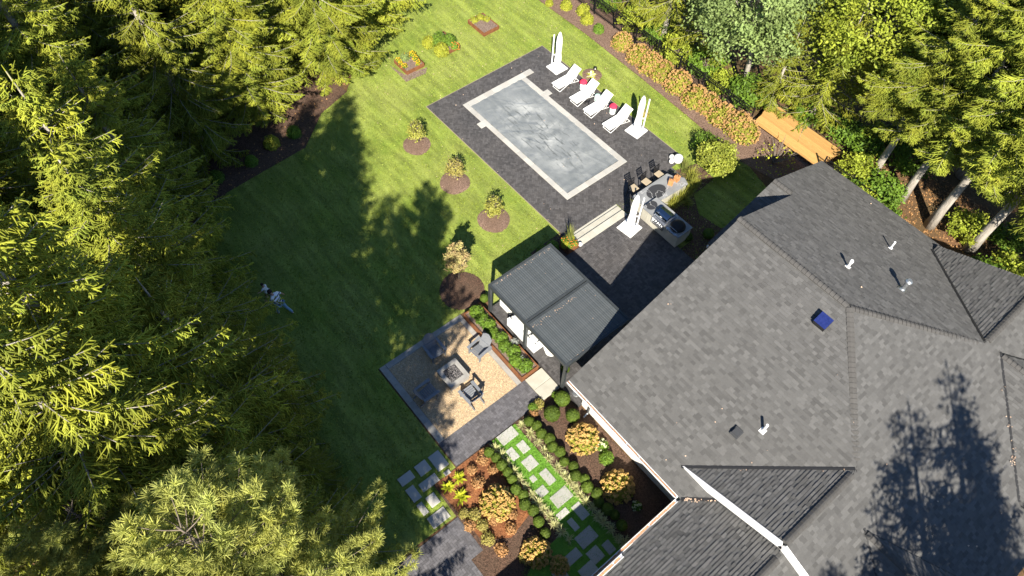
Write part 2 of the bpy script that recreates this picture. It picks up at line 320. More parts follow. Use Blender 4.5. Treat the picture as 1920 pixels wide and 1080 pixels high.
def np_mesh(name, V, F, T, mat, smooth=False):
    """V (n,3), F (m,k) and T per-face tint"""
    me = bpy.data.meshes.new(name); me.vertices.add(len(V)); me.vertices.foreach_set('co', np.ascontiguousarray(V, dtype=np.float32).ravel())
    Fs = F if isinstance(F, list) else [F]; Ts = T if isinstance(T, list) else [T]
    nl = sum(f.size for f in Fs); npo = sum(len(f) for f in Fs)
    me.loops.add(nl); me.polygons.add(npo)
    me.loops.foreach_set('vertex_index', np.concatenate([f.ravel() for f in Fs]).astype(np.int32))
    ls = []; o = 0
    for f in Fs: ls.append(o + np.arange(len(f)) * f.shape[1]); o += f.size
    me.polygons.foreach_set('loop_start', np.concatenate(ls).astype(np.int32))
    me.update(calc_edges=True); me.validate()
    a = me.attributes.new('tint', 'FLOAT', 'FACE'); tt = np.concatenate(Ts).astype(np.float32)
    if len(me.polygons) == len(tt): a.data.foreach_set('value', tt)
    if smooth: me.polygons.foreach_set('use_smooth', [True] * len(me.polygons))
    me.materials.append(mat); return me
def unit(a): return a / np.maximum(np.linalg.norm(a, axis=-1, keepdims=True), 1e-9)
def leaf_geo(Pc, Nn, size, rng, aspect=1.6, tint=(0.2, 0.9)):
    n = len(Pc); Nn = unit(Nn); r = unit(rng.normal(size=(n, 3))); x = unit(np.cross(Nn, r)); y = np.cross(Nn, x)
    s = (np.asarray(size) * rng.uniform(0.7, 1.25, n))[:, None]
    V = np.stack([Pc - x * s * aspect / 2, Pc + y * s / 2 - Nn * s * 0.12, Pc + x * s * aspect / 2, Pc - y * s / 2 - Nn * s * 0.12], 1).reshape(-1, 3)
    F = np.arange(n * 4).reshape(n, 4); return V, F, rng.uniform(tint[0], tint[1], n)
def seg_geo(p0, p1, w, tint):
    """tapered three-sided twigs"""
    n = len(p0); d = unit(p1 - p0); up = np.where(np.abs(d[:, 2:3]) < 0.9, np.array([[0, 0, 1.0]]), np.array([[1.0, 0, 0]]))
    x = unit(np.cross(d, up)); y = np.cross(d, x); w = np.asarray(w)[:, None]; V = []
    for c, ww in ((p0, 0.85), (p1, 0.32)):
        for k in range(3):
            a = 2 * PI * k / 3 + 0.5; V.append(c + (x * math.cos(a) + y * math.sin(a)) * w * 0.5 * ww)
    V = np.stack(V, 1).reshape(-1, 3); b = (np.arange(n) * 6)[:, None]
    return V, np.concatenate([b + np.array([[k, (k + 1) % 3, 3 + (k + 1) % 3, 3 + k]]) for k in range(3)]), np.tile(tint, 3)
def blade_geo(p, az, ln, wd, rise, rng, tint=(0.2, 0.9)):
    """arching strap leaves: three segments each"""
    n = len(p); dx = np.stack([np.cos(az), np.sin(az), 0 * az], 1); sx = np.stack([-np.sin(az), np.cos(az), 0 * az], 1); V = []
    for u, ww in ((0, 0.5), (0.35, 1.0), (0.72, 0.8), (1.0, 0.05)):
        c = p + dx * (ln * (u ** 1.25) * np.cos(rise))[:, None]; c = c + np.array([[0, 0, 1.0]]) * (ln * np.sin(rise) * (1.55 * u - 0.95 * u * u * np.cos(rise) * 1.35))[:, None]
        V += [c - sx * (wd * ww / 2)[:, None], c + sx * (wd * ww / 2)[:, None]]
    V = np.stack(V, 1).reshape(-1, 3); b = (np.arange(n) * 8)[:, None]
    F = np.concatenate([b + np.array([[2 * k, 2 * k + 1, 2 * k + 3, 2 * k + 2]]) for k in range(3)]); return V, F, np.tile(rng.uniform(*tint, n), 3)
def blob_geo(Pc, r, rng, tint=(0.2, 0.9)):
    """small faceted lumps (octahedra, roughened)"""
    n = len(Pc); D = np.array([[1, 0, 0], [0, 1, 0], [-1, 0, 0], [0, -1, 0], [0, 0, 1], [0, 0, -0.7]], float)
    ang = rng.uniform(0, PI, n); c, s = np.cos(ang), np.sin(ang)
    X = D[None, :, 0] * c[:, None] - D[None, :, 1] * s[:, None]; Y = D[None, :, 0] * s[:, None] + D[None, :, 1] * c[:, None]
    dd = np.stack([X, Y, np.broadcast_to(D[None, :, 2], X.shape)], 2) * rng.uniform(0.75, 1.25, (n, 6, 1)) * (np.asarray(r) * np.ones(n))[:, None, None]
    V = (Pc[:, None] + dd).reshape(-1, 3); b = (np.arange(n) * 6)[:, None]; tr = [(0, 1, 4), (1, 2, 4), (2, 3, 4), (3, 0, 4), (1, 0, 5), (2, 1, 5), (3, 2, 5), (0, 3, 5)]
    F = np.concatenate([b + np.array([t]) for t in tr]); return V, F, np.tile(rng.uniform(*tint, n), 8)
def inside(x, y, poly):
    r = np.zeros(len(x), bool); n = len(poly)
    for i in range(n):
        x0, y0 = poly[i][0], poly[i][1]; x1, y1 = poly[(i + 1) % n][0], poly[(i + 1) % n][1]
        c = ((y0 > y) != (y1 > y)); xi = (x1 - x0) * (y - y0) / ((y1 - y0) if y1 != y0 else 1e-9) + x0; r ^= c & (x < xi)
    return r
ORD = 'first second third fourth fifth sixth seventh eighth ninth tenth eleventh twelfth thirteenth fourteenth fifteenth sixteenth seventeenth eighteenth nineteenth twentieth'.split()
rnd = random.Random(7)
#%%SPLIT
# ------------------------------------------------------------------ setting: ground sheets
def sheet(name, pts, z, mat, kind='structure'):
    return struct(name, MB().sheet([(p[0], p[1], z) for p in pts]), mat, kind=kind)
sheet('ground', [(-160, -160), (160, -160), (160, 160), (-160, 160)], 0.0, M_ground)
lawn_px = [(650, 173), (603, 213), (573, 277), (480, 330), (425, 362), (385, 420), (380, 520), (400, 640), (470, 760), (560, 880), (640, 980), (690, 1060)]
lawn_poly = [P(x, y)[:2] for x, y in lawn_px] + [(-7.9, -4.0), (-7.42, 1.0), (-7.32, 4.0), (-8.9, 4.0), (-9.0, 5.2), (-15.0, 5.2), (-15.0, 11.6), (-7.5, 11.6), (-7.5, 27.5)] + \
    [(-12.6, 28.9), (-13.9, 29.1), (-15.2, 28.95), (-17.5, 29.1), (-21.8, 29.3), (-27.0, 29.45), (-31.7, 29.35), (-44.0, 29.6), (-60.0, 30.0), (-60.0, 22.0), (-38.5, 21.0), (-34.0, 16.2)]
sheet('lawn', lawn_poly, 0.012, M_lawn)
sheet('mulch_border', [(-13.2, 28.75), (-15.2, 28.98), (-17.5, 29.12), (-21.8, 29.32), (-27.0, 29.47), (-31.7, 29.37), (-44.0, 29.62), (-44.0, 32.2), (-9.0, 32.4), (-9.5, 29.6)], 0.02, M_mulch2)
bedw = [P(x, y)[:2] for x, y in ((650, 173), (603, 213), (573, 277), (480, 330), (425, 362), (385, 420), (380, 520), (300, 540), (240, 400), (330, 250), (480, 140), (600, 120))]
sheet('woodland_mulch', bedw, 0.02, M_mulch)
# garden bed between the paved walk and the house
sheet('garden_bed', [(-8.98, 4.0), (-8.98, 11.35), (-1.3, 11.35), (-1.3, 1.0), (-5.1, 1.0), (-5.6, 3.95)], 0.02, M_mulch)
sheet('straw_bed', [(-8.95, 4.05), (-8.95, 7.0), (-7.6, 7.05), (-6.2, 7.0), (-5.5, 6.6), (-5.2, 5.2), (-5.9, 4.2)], 0.03, M_straw)
sheet('house_bed', [(-15.2, 24.6), (-13.3, 22.2), (-11.0, 22.2), (-11.0, 21.2), (-7.6, 21.2), (-7.6, 29.4), (-9.3, 29.4), (-9.6, 26.4), (-10.6, 24.2), (-12.0, 24.0), (-13.1, 24.8), (-13.2, 26.6), (-14.6, 26.7)], 0.022, M_mulch)
sheet('pergola_bed', [(-15.7, 15.1), (-14.35, 15.1), (-14.35, 17.25), (-15.75, 17.25)], 0.024, M_mulch)
# ------------------------------------------------------------------ brick paving
def clip_rect(poly, x0, x1, y0, y1):
    for ax, lim, sg in ((0, x0, 1), (0, x1, -1), (1, y0, 1), (1, y1, -1)):
        out = []; n = len(poly)
        for i in range(n):
            a, b = poly[i], poly[(i + 1) % n]; da, db = sg * (a[ax] - lim), sg * (b[ax] - lim)
            if da >= 0: out.append(a)
            if (da >= 0) != (db >= 0):
                t = da / (da - db); out.append((a[0] + (b[0] - a[0]) * t, a[1] + (b[1] - a[1]) * t))
        poly = out
        if len(poly) < 3: return []
    return poly
def herringbone(rects, z, ang=PI / 4, w=0.11, gap=0.007, h=0.02):
    mb = MB(); ca, sa = math.cos(ang), math.sin(ang)
    for x0, x1, y0, y1 in rects:
        cs = [((x * ca + y * sa) / w, (-x * sa + y * ca) / w) for x, y in ((x0, y0), (x1, y0), (x1, y1), (x0, y1))]
        v0, v1 = math.floor(min(c[1] for c in cs)) - 3, math.ceil(max(c[1] for c in cs)) + 2
        u0, u1 = min(c[0] for c in cs) - 3, max(c[0] for c in cs) + 2
        for k in range(v0, v1):
            for mrep in range(math.floor((u0 - k) / 4) - 1, math.ceil((u1 - k) / 4) + 1):
                for (bu, bv, du, dv) in ((k + 4 * mrep, k, 2, 1), (k + 4 * mrep, k + 1, 1, 2)):
                    if bu > u1 or bu + du < u0: continue
                    g = gap / w / 2; q = [((bu + a) * w, (bv + b) * w) for a, b in ((g, g), (du - g, g), (du - g, dv - g), (g, dv - g))]
                    q = [(a * ca - b * sa, a * sa + b * ca) for a, b in q]
                    cx = sum(p[0] for p in q) / 4; cy = sum(p[1] for p in q) / 4
                    if cx < x0 - .2 or cx > x1 + .2 or cy < y0 - .2 or cy > y1 + .2: continue
                    if min(p[0] for p in q) < x0 or max(p[0] for p in q) > x1 or min(p[1] for p in q) < y0 or max(p[1] for p in q) > y1:
                        q = clip_rect(q, x0, x1, y0, y1)
                        if len(q) < 3: continue
                    n = len(q); zz = z + rnd.uniform(-0.0025, 0.0025)
                    mb.add([(p[0], p[1], zz - h) for p in q] + [(p[0], p[1], zz) for p in q], [tuple(range(n, 2 * n))] + [(i, (i + 1) % n, n + (i + 1) % n, n + i) for i in range(n)], rnd.random())
    return mb
PX0, PX1, PY0, PY1 = -26.63, -17.17, 19.0, 23.6
deck_rects = [(-27.85, PX0, 17.22, 26.38), (PX0, PX1, 17.22, PY0), (PX0, PX1, PY1, 26.38), (PX1, -15.30, 17.22, 26.38), (-15.30, -13.75, 20.95, 25.3)]
deck = MB()
for r in deck_rects: deck.bb(r[0], r[1], r[2], r[3], -0.2, 0.022)
o = struct('pool_deck', deck, M_joint); herringbone(deck_rects, 0.035).build('paver', M_brick, o, kind='stuff')
e = MB(); e.bb(-27.895, -27.855, 17.175, 26.425, -0.1, 0.03); e.bb(-27.85, -15.6, 26.385, 26.425, -0.1, 0.03); e.bb(-27.85, -15.8, 17.175, 17.215, -0.1, 0.03); e.build('edging', M_edge, o)
patio_rects = [(-14.28, -7.72, 11.2, 21.3)]
pt = MB()
for r in patio_rects: pt.bb(r[0], r[1], r[2], r[3], -0.2, 0.247)
o = struct('patio', pt, M_joint); herringbone(patio_rects, 0.26, ang=0.0).build('paver', M_brick, o, kind='stuff')
wk = MB(); wk.bb(-10.30, -9.0, 5.25, 10.18, -0.2, 0.022)
o = struct('paved_walk', wk, M_joint); herringbone([(-10.30, -9.0, 5.25, 10.18)], 0.035, ang=0.0).build('paver', M_brick2, o, kind='stuff')
wk = MB(); wk.bb(-7.25, -5.55, -9.0, 4.0, -0.2, 0.018); wk.bb(-5.55, -4.3, -9.0, 3.4, -0.2, 0.018)
o = struct('driveway_walk', wk, M_joint); herringbone([(-7.25, -5.55, -9.0, 4.0), (-5.55, -4.3, -9.0, 3.4)], 0.032, ang=0.0).build('paver', M_brick2, o, kind='stuff')
# ------------------------------------------------------------------ pool
pool = thing('swimming_pool', 'rectangular swimming pool closed with a grey vinyl cover and pale stone coping', 'pool', (-21.9, 21.3, 0))
IX0, IX1, IY0, IY1 = -26.22, -17.52, 19.31, 23.25
def stone_row(parent, name, x0, x1, y0, y1, z0, z1, along, step, mat, b=0.012, gap=0.008):
    L = (x1 - x0) if along == 'x' else (y1 - y0); n = max(1, round(L / step))
    for i in range(n):
        a, c = i / n * L + gap / 2, (i + 1) / n * L - gap / 2; dz = rnd.uniform(-0.003, 0.003)
        mb = MB(); r = (x0 + a, x0 + c, y0, y1) if along == 'x' else (x0, x1, y0 + a, y0 + c)
        mb.cbox(*r, z0, z1 + dz, b); mb.build(name, mat, parent)
stone_row(pool, 'coping_stone', PX0, PX1, PY0, IY0, 0.0, 0.075, 'x', 0.62, M_slate)
stone_row(pool, 'coping_stone', IX0, PX1, IY1, PY1, 0.0, 0.075, 'x', 0.62, M_slate)
stone_row(pool, 'coping_stone', PX0, IX0, IY0 + .004, 24.3, 0.0, 0.075, 'y', 0.62, M_slate)
stone_row(pool, 'coping_stone', IX1, PX1, IY0 + .004, IY1 - .004, 0.0, 0.075, 'y', 0.62, M_slate)
for (x, y) in ((-24.3, 23.78), (-24.6, 18.84)):
    MB().cbox(x - .23, x + .23, y - .17, y + .17, 0.0, 0.065, 0.012).build('skimmer_lid', M_slate, pool)
nx, ny = 150, 70; xs = np.linspace(IX0 - .003, IX1 + .003, nx); ys = np.linspace(IY0 - .003, IY1 + .003, ny); X, Y = np.meshgrid(xs, ys)
rg = np.random.default_rng(3); u = (X - IX0) / (IX1 - IX0); v = (Y - IY0) / (IY1 - IY0); edge = np.minimum(np.minimum(u, 1 - u) * 2.2, np.minimum(v, 1 - v))
Z = 0.075 - 0.035 * np.clip(edge * 3, 0, 1) ** 0.7
# puckers run in from the rails, ripples across the slack middle
Z += 0.012 * np.exp(-edge * 7) * (np.sin(X * 9 + 2 * np.sin(X * 2.1)) + np.sin(Y * 11 + 1.3 * np.sin(Y * 3)))
Z += 0.012 * np.sin(2.6 * X + 3.3 * Y + 1.5 * np.sin(Y * 1.7 + X * .6)) * np.clip(edge * 3, 0, 1) + 0.008 * np.sin(5.5 * X - 4.1 * Y + 2 * np.sin(X * 1.1)) * np.clip(edge * 3, 0, 1)
for _ in range(26):
    cx, cy, an, ln = rg.uniform(IX0 + .5, IX1 - .5), rg.uniform(IY0 + .5, IY1 - .5), rg.normal(0.9, 0.5), rg.uniform(.5, 1.6)
    du = (X - cx) * math.cos(an) + (Y - cy) * math.sin(an); dv = -(X - cx) * math.sin(an) + (Y - cy) * math.cos(an)
    Z += rg.uniform(.008, .02) * np.exp(-(dv / .055) ** 2 - (du / ln) ** 2)
V = np.stack([X - pool.location.x, Y - pool.location.y, Z], 2).reshape(-1, 3); ii = np.arange(ny - 1)[:, None] * nx + np.arange(nx - 1)[None]
Fq = np.stack([ii, ii + 1, ii + nx + 1, ii + nx], 2).reshape(-1, 4)
link('pool_cover', np_mesh('pool_cover', V, Fq, np.full(len(Fq), .5), M_cover, True), pool)
MB().bb(IX0 - .004, IX0 + .32, IY0, IY1, -.05, 0.045).build('cover_roller', pmat('cover_slat', (0.36, 0.39, 0.42), rough=.4), pool)
# ------------------------------------------------------------------ steps between patio and deck
st = thing('stone_steps', 'two pale stone steps leading from the lower patio down to the pool deck', 'steps', (-14.6, 19.0, 0))
for k, (x0, x1, z1) in enumerate(((-14.70, -14.285, 0.262), (-15.10, -14.72, 0.150), (-15.30, -15.12, 0.048))):
    y0, y1 = 17.32 + 0.12 * k, 20.75 + .08 * k; cuts = [y0, y0 + 1.2, y0 + 2.35, y1] if k % 2 == 0 else [y0, y0 + .7, y0 + 1.8, y0 + 2.9, y1]
    for a, b in zip(cuts[:-1], cuts[1:]):
        MB().cbox(x0, x1, a + .003, b - .003, -.1, z1, .012).build('tread_stone', M_lime, st)
sb = thing('slab_step', 'broad pale limestone slab step between paved walk and pergola patio', 'step', (-9.6, 10.6, 0))
for a, b in ((-10.27, -9.62), (-9.61, -8.98)): MB().cbox(a, b, 10.2, 11.19, -.1, .14, .015).build('slab', M_lime, sb)
# ------------------------------------------------------------------ fire pit terrace
sheet('gravel_terrace', [(-14.7, 5.6), (-10.31, 5.6), (-10.31, 9.75), (-14.7, 9.75)], 0.03, M_gravel)
gx = rg.uniform(-14.65, -10.33, 9000); gy = rg.uniform(5.62, 9.72, 9000)
link('gravel', np_mesh('gravel', *blob_geo(np.stack([gx, gy, np.full(9000, .036)], 1), rg.uniform(.012, .028, 9000), rg), pmat('pebbles', (0.50, 0.36, 0.21), (0.66, 0.52, 0.34), scale=9, tint=0.9, rough=.9, world=True)), None, 'stuff')
bo = tag(bpy.data.objects.new('terrace_border', None), kind='structure'); C.objects.link(bo); bo.location = (-12.6, 7.6, 0)
for args in ((-15.0, -10.31, 9.76, 10.0, 'x'), (-15.0, -10.31, 5.27, 5.59, 'x'), (-15.0, -14.71, 5.594, 9.756, 'y')):
    stone_row(bo, 'border_stone', args[0], args[1], args[2], args[3], -.1, .05, args[4], 1.15, M_conc, .008, .006)
# ------------------------------------------------------------------ stepping stones
turf = sheet('turf_strip', [(-8.93, 7.16), (-8.93, 8.46), (-1.35, 8.52), (-1.35, 7.1)], 0.036, M_turf)
sheet('turf_strip', [(-4.0, 7.12), (-1.36, 7.12), (-1.36, 4.6), (-3.6, 4.6), (-4.0, 5.6)], 0.038, M_turf)
tb = rg.uniform(size=(11000, 2)) * [7.58, 1.34] + [-8.93, 7.14]
tb2 = rg.uniform(size=(4200, 2)) * [2.6, 2.5] + [-3.96, 4.6]; tb = np.concatenate([tb, tb2])
link('turf_blades', np_mesh('turf_blades', *blade_geo(np.c_[tb, np.full(len(tb), .035)], rg.uniform(0, 2 * PI, len(tb)), rg.uniform(.03, .06, len(tb)), np.full(len(tb), .02), rg.uniform(.8, 1.4, len(tb)), rg), leafmat('turf_fibres', (0.115, 0.26, 0.02), (0.16, 0.33, 0.04), tint=.6)), None, 'stuff')
def stone_px(quad, label, cat='stepping stone', group='stepping stones in the bright turf strip', z=0.065, mat=None):
    pts = [P(x, y, z) for x, y in quad]; x0, x1 = (pts[0].x + pts[3].x) / 2, (pts[1].x + pts[2].x) / 2; 
    xs = sorted(p.x for p in pts); ys = sorted(p.y for p in pts)
    x0, x1, y0, y1 = (xs[0] + xs[1]) / 2, (xs[2] + xs[3]) / 2, (ys[0] + ys[1]) / 2, (ys[2] + ys[3]) / 2
    t = thing_mesh('stepping_stone', MB().cbox(x0, x1, y0, y1, -.03, z, .014), mat or M_slate, label, cat, group)
def thing_mesh(name, mb, mat, label, cat, group=None, smooth=False, kind=None):
    xs = [v[0] for v in mb.v]; ys = [v[1] for v in mb.v]; zs = [v[2] for v in mb.v]
    off = Vector(((min(xs) + max(xs)) / 2, (min(ys) + max(ys)) / 2, max(0.0, min(zs))))
    o = link(name, mb.mesh(name, mat, off, smooth)); o.location = off; return tag(o, label, cat, group, kind)
z5 = lambda s, ox, oy, pts: [(ox + x / s, oy + y / s) for x, y in pts]
s1 = lambda *p: z5(9.0, 900, 780, p); s2 = lambda *p: z5(9.0, 1000, 860, p); s3 = lambda *p: z5(8.0, 900, 960, p); s4 = lambda *p: z5(6.35, 730, 830, p)
for q, lab in (
    (s1((265, 355), (540, 160), (655, 300), (405, 505)), 'large pale stepping stone beside the grey paved walk, at head of the turf strip'),
    (s1((605, 487), (720, 395), (860, 550), (735, 640)), 'square pale stepping stone, second one down on the house side of the turf strip'),
    (s1((430, 590), (540, 515), (675, 680), (560, 770)), 'pale stepping stone second down on the lawn side, edge nicked by plant shadow'),
    (s1((690, 768), (860, 645), (1000, 810), (825, 940)), 'large square sunlit stepping stone in middle of the turf, fourth from the paved walk'),
    (s2((90, 240), (212, 153), (392, 355), (272, 462)), 'long pale stepping stone at house side of turf beside cream striped grasses'),
    (s2((-75, 320), (0, 265), (75, 345), (-8, 410)), 'smallest sunlit stepping stone in the bright turf strip'),
    (s2((22, 545), (160, 430), (268, 558), (130, 672)), 'square sunlit stepping stone at lawn side of turf, just below smallest one'),
    (s2((265, 655), (535, 452), (690, 625), (410, 835)), 'largest sunlit stepping stone in lower half of the turf strip'),
    (s2((632, 820), (765, 712), (960, 945), (822, 1045)), 'stepping stone split half in sun and half in house shadow, house side'),
    (s2((375, 945), (540, 815), (612, 890), (455, 1050)), 'mostly sunlit stepping stone at lawn side just above the house shadow line'),
    (s3((1295, 135), (1380, 80), (1500, 235), (1425, 295)), 'narrow stepping stone lying across the house shadow edge'),
    (s3((1410, 395), (1640, 195), (1790, 365), (1545, 560)), 'largest shaded stepping stone in the house shadow'),
    (s3((1245, 690), (1440, 525), (1545, 650), (1335, 825)), 'shaded stepping stone left of the rest, beside the mulch bed'),
    (s3((1590, 620), (1735, 490), (1885, 655), (1720, 800)), 'shaded stepping stone third from the white gutter'),
    (s3((1820, 490), (1920, 410), (2050, 560), (1945, 650)), 'shaded stepping stone under grasses closest to the house bed'),
    (s3((1460, 890), (1660, 715), (1790, 860), (1580, 1030)), 'shaded stepping stone nearest the white eave gutter'),
    (s3((1070, 920), (1215, 800), (1340, 960), (1190, 1080)), 'shaded stepping stone lowest in the photo at its bottom edge')):
    stone_px(q, lab)
for q, lab in (
    (s4((455, 175), (575, 88), (710, 245), (590, 350)), 'largest stepping stone on the lawn side touching the paved walk corner'),
    (s4((295, 295), (410, 192), (505, 305), (378, 408)), 'second stepping stone out from paved walk in the lawn cluster'),
    (s4((92, 440), (235, 325), (315, 405), (155, 525)), 'outermost stepping stone of lawn cluster, farthest left'),
    (s4((342, 505), (530, 358), (608, 440), (408, 588)), 'long stepping stone at centre of the lawn cluster'),
    (s4((638, 355), (705, 315), (740, 355), (670, 395)), 'tiny sunlit stepping stone beside the straw mulch edge'),
    (s4((183, 575), (275, 498), (388, 640), (300, 715)), 'stepping stone left of square one in the lawn cluster, dappled shade'),
    (s4((420, 660), (520, 592), (612, 690), (515, 778)), 'square stepping stone beside the corner of orange mulch bed'),
    (s4((320, 745), (380, 702), (475, 820), (408, 872)), 'narrow stepping stone low in the lawn cluster above brightest slab'),
    (s4((445, 905), (640, 752), (728, 872), (530, 1030)), 'bright wide stepping slab at the head of the lower walk')):
    stone_px(q, lab, group='stepping stones set in lawn by the walk')
#%%HOUSE
SL, H1, YB, YM, XR = 0.388, 2.8, 10.69, 20.05, -2.5
RZ = H1 + SL * (YM - YB)
house = thing('house', 'white house with grey shingle hip and gable roofs, vents and leaf filled gutters', 'house', (-2.0, 18.0, 0))
def plane_pt(pl, x, y, off=0.0):
    z0, gx, gy = pl; n = Vector((-gx, -gy, 1)).normalized(); return Vector((x, y, z0 + gx * x + gy * y)) + n * off
def roof(pl, poly, name='roof_plane', step=0.137, wmin=.16, wmax=.29, th=(.010, .012, .022, .024)):
    z0, gx, gy = pl; gl = math.hypot(gx, gy); vx, vy = gx / gl, gy / gl; ux, uy = vy, -vx
    b = MB(); top = [plane_pt(pl, x, y, -0.012) for x, y in poly]; bot = [plane_pt(pl, x, y, -0.16) for x, y in poly]; n = len(poly)
    b.add(top + bot, [tuple(range(n)), tuple(reversed(range(n, 2 * n)))] + [(n + k, n + (k + 1) % n, (k + 1) % n, k) for k in range(n)])
    rp = b.build(name, M_roofu, house)
    uv = [(x * ux + y * uy, x * vx + y * vy) for x, y in poly]; vmin = min(q[1] for q in uv); vmax = max(q[1] for q in uv); dv = step / math.sqrt(1 + gl * gl)
    mb = MB()
    def span(v):
        c = []
        for i in range(n):
            a, bb = uv[i], uv[(i + 1) % n]
            if (a[1] > v) != (bb[1] > v): c.append(a[0] + (bb[0] - a[0]) * (v - a[1]) / (bb[1] - a[1]))
        c.sort(); return (c[0], c[-1]) if len(c) >= 2 else None
    v = vmin
    while v < vmax - .01:
        ve = min(v + dv, vmax); A, B = span(v + 1e-4), span(ve - 1e-4)
        if A is None: A = B
        if B is None: B = A
        if A is None: v = ve; continue
        lo, hi = min(A[0], B[0]), max(A[1], B[1]); u = lo - rnd.random() * .3; row = rnd.uniform(-.03, .03)
        while u < hi:
            wv = rnd.uniform(wmin, wmax); a, c = u, u + wv; u += wv
            q = [(max(a, A[0]), v), (min(c, A[1]), v), (min(c, B[1]), ve), (max(a, B[0]), ve)]
            if q[1][0] - q[0][0] < .004 and q[2][0] - q[3][0] < .004: continue
            if q[1][0] < q[0][0]: q[0] = q[1] = ((q[0][0] + q[1][0]) / 2, v)
            if q[2][0] < q[3][0]: q[2] = q[3] = ((q[2][0] + q[3][0]) / 2, ve)
            t = rnd.choice(th); pts = []
            for (uu, vv), off in zip(q, (t, t, .003, .003)): pts.append(plane_pt(pl, ux * uu + vx * vv, uy * uu + vy * vv, off))
            for (uu, vv) in q[:2]: pts.append(plane_pt(pl, ux * uu + vx * vv, uy * uu + vy * vv, -.005))
            sh = min(1, max(0, rnd.choice((.15, .35, .5, .5, .6, .7, .95)) + rnd.uniform(-.08, .08) + row))
            # cross(u, v) = -z, so wind the other way
            mb.add(pts, [(3, 2, 1, 0), (0, 1, 5, 4), (1, 2, 5), (3, 0, 4)], sh)
        v = ve
    mb.build('shingles', M_shing, rp, kind='stuff'); return rp
pl1 = (H1 - SL * YB, 0, SL); pl2 = (RZ + SL * YM, 0, -SL); pl3 = (RZ + SL * XR, -SL, 0)
X5 = 1.75; Z5 = RZ - SL * (X5 - XR); pl5 = (Z5 - SL * X5, SL, 0); YG = 11.6
y5 = (Z5 - SL * X5 + SL * 0 - 0)  # helper value, kept simple
def val5(y): return (pl1[0] + SL * y - pl5[0]) / SL          # x of the valley between the garden slope and the wing
pl6 = (2.8 - SL * -1.72, SL, 0)
X4 = 1.91; Z4 = RZ - SL * (X4 - XR); pl4 = (Z4 - SL * X4, SL, 0)
def val4(y): return (pl2[0] - SL * y - pl4[0]) / SL
YE2 = 29.45; YR4 = 29.15
roof(pl1, [(-8.18, YB), (-1.72, YB), (-1.72 + (YG - YB), YG), (val5(YG), YG), (X5, YM - (X5 - XR)), (XR, YM), (-8.18, YM)])
roof(pl2, [(-8.18, YM), (XR, YM), (X4, YM + (X4 - XR)), (val4(28.65), 28.65), (-1.45, YE2 + .2), (-9.32, YE2 + .2), (-9.32, 24.72), (-8.18, 24.72)])
roof(pl3, [(XR, YM), (X5, YM - (X5 - XR)), (X5, YG), (8.2, YG), (8.2, YR4), (X4, YR4), (X4, YM + (X4 - XR))])
TK = (.014, .03, .034, .036)
roof(pl5, [(val5(YG), YG), (X5, YG), (X5, YM - (X5 - XR))], th=TK)
X6 = P(1457, 1049, 4.13).x
X6 = min(max(X6, 1.0), 2.2); Z6 = pl6[0] + SL * X6
roof(pl6, [(-1.72, -3.5), (-1.72, YB), (-1.72 + (YG - YB), YG), (X6, YG), (X6, -3.5)], th=TK)
roof((Z6 + SL * X6, -SL, 0), [(X6, YG), (7.4, YG), (7.4, -3.5), (X6, -3.5)])
roof(pl4, [(val4(28.65), 28.65), (val4(28.65), YR4), (X4, YR4), (X4, YM + (X4 - XR))], th=TK)
# lower secondary gable in front of the main one
ZR2 = pl2[0] - SL * 24.72; pls = (ZR2 - SL * 24.72, 0, SL)
roof(pls, [(-9.32, 20.6), (-8.0, 20.6), (-8.0, 24.72), (-9.32, 24.72)])
# two cross gables on the sunny slope
def gable_on(ax, ay, sl, xend, hw):
    zr = pl3[0] - SL * ax; k = SL / sl
    roof((zr + sl * ay, 0, -sl), [(ax, ay), (ax + hw / k, ay + hw), (xend, ay + hw), (xend, ay)])
    roof((zr - sl * ay, 0, sl), [(ax, ay), (xend, ay), (xend, ay - hw), (ax + hw / k, ay - hw)])
    for s in (1, -1):
        f = MB(); 
        for i in range(8):
            t0, t1 = i / 8, (i + 1) / 8
            p = [plane_pt(pl3, ax + t0 * hw / k - .05, ay + s * t0 * hw, .012), plane_pt(pl3, ax + t0 * hw / k + .0, ay + s * (t0 * hw - .07), .05), plane_pt(pl3, ax + t1 * hw / k + .0, ay + s * (t1 * hw - .07), .05), plane_pt(pl3, ax + t1 * hw / k - .05, ay + s * t1 * hw, .012)]
            f.sheet(p if s > 0 else p[::-1])
        f.build('valley_flashing', M_valley, house)
    capline((ax + .15, ay, zr + .01), (xend, ay, zr + .01), (0, 1, -sl), (0, -1, -sl))
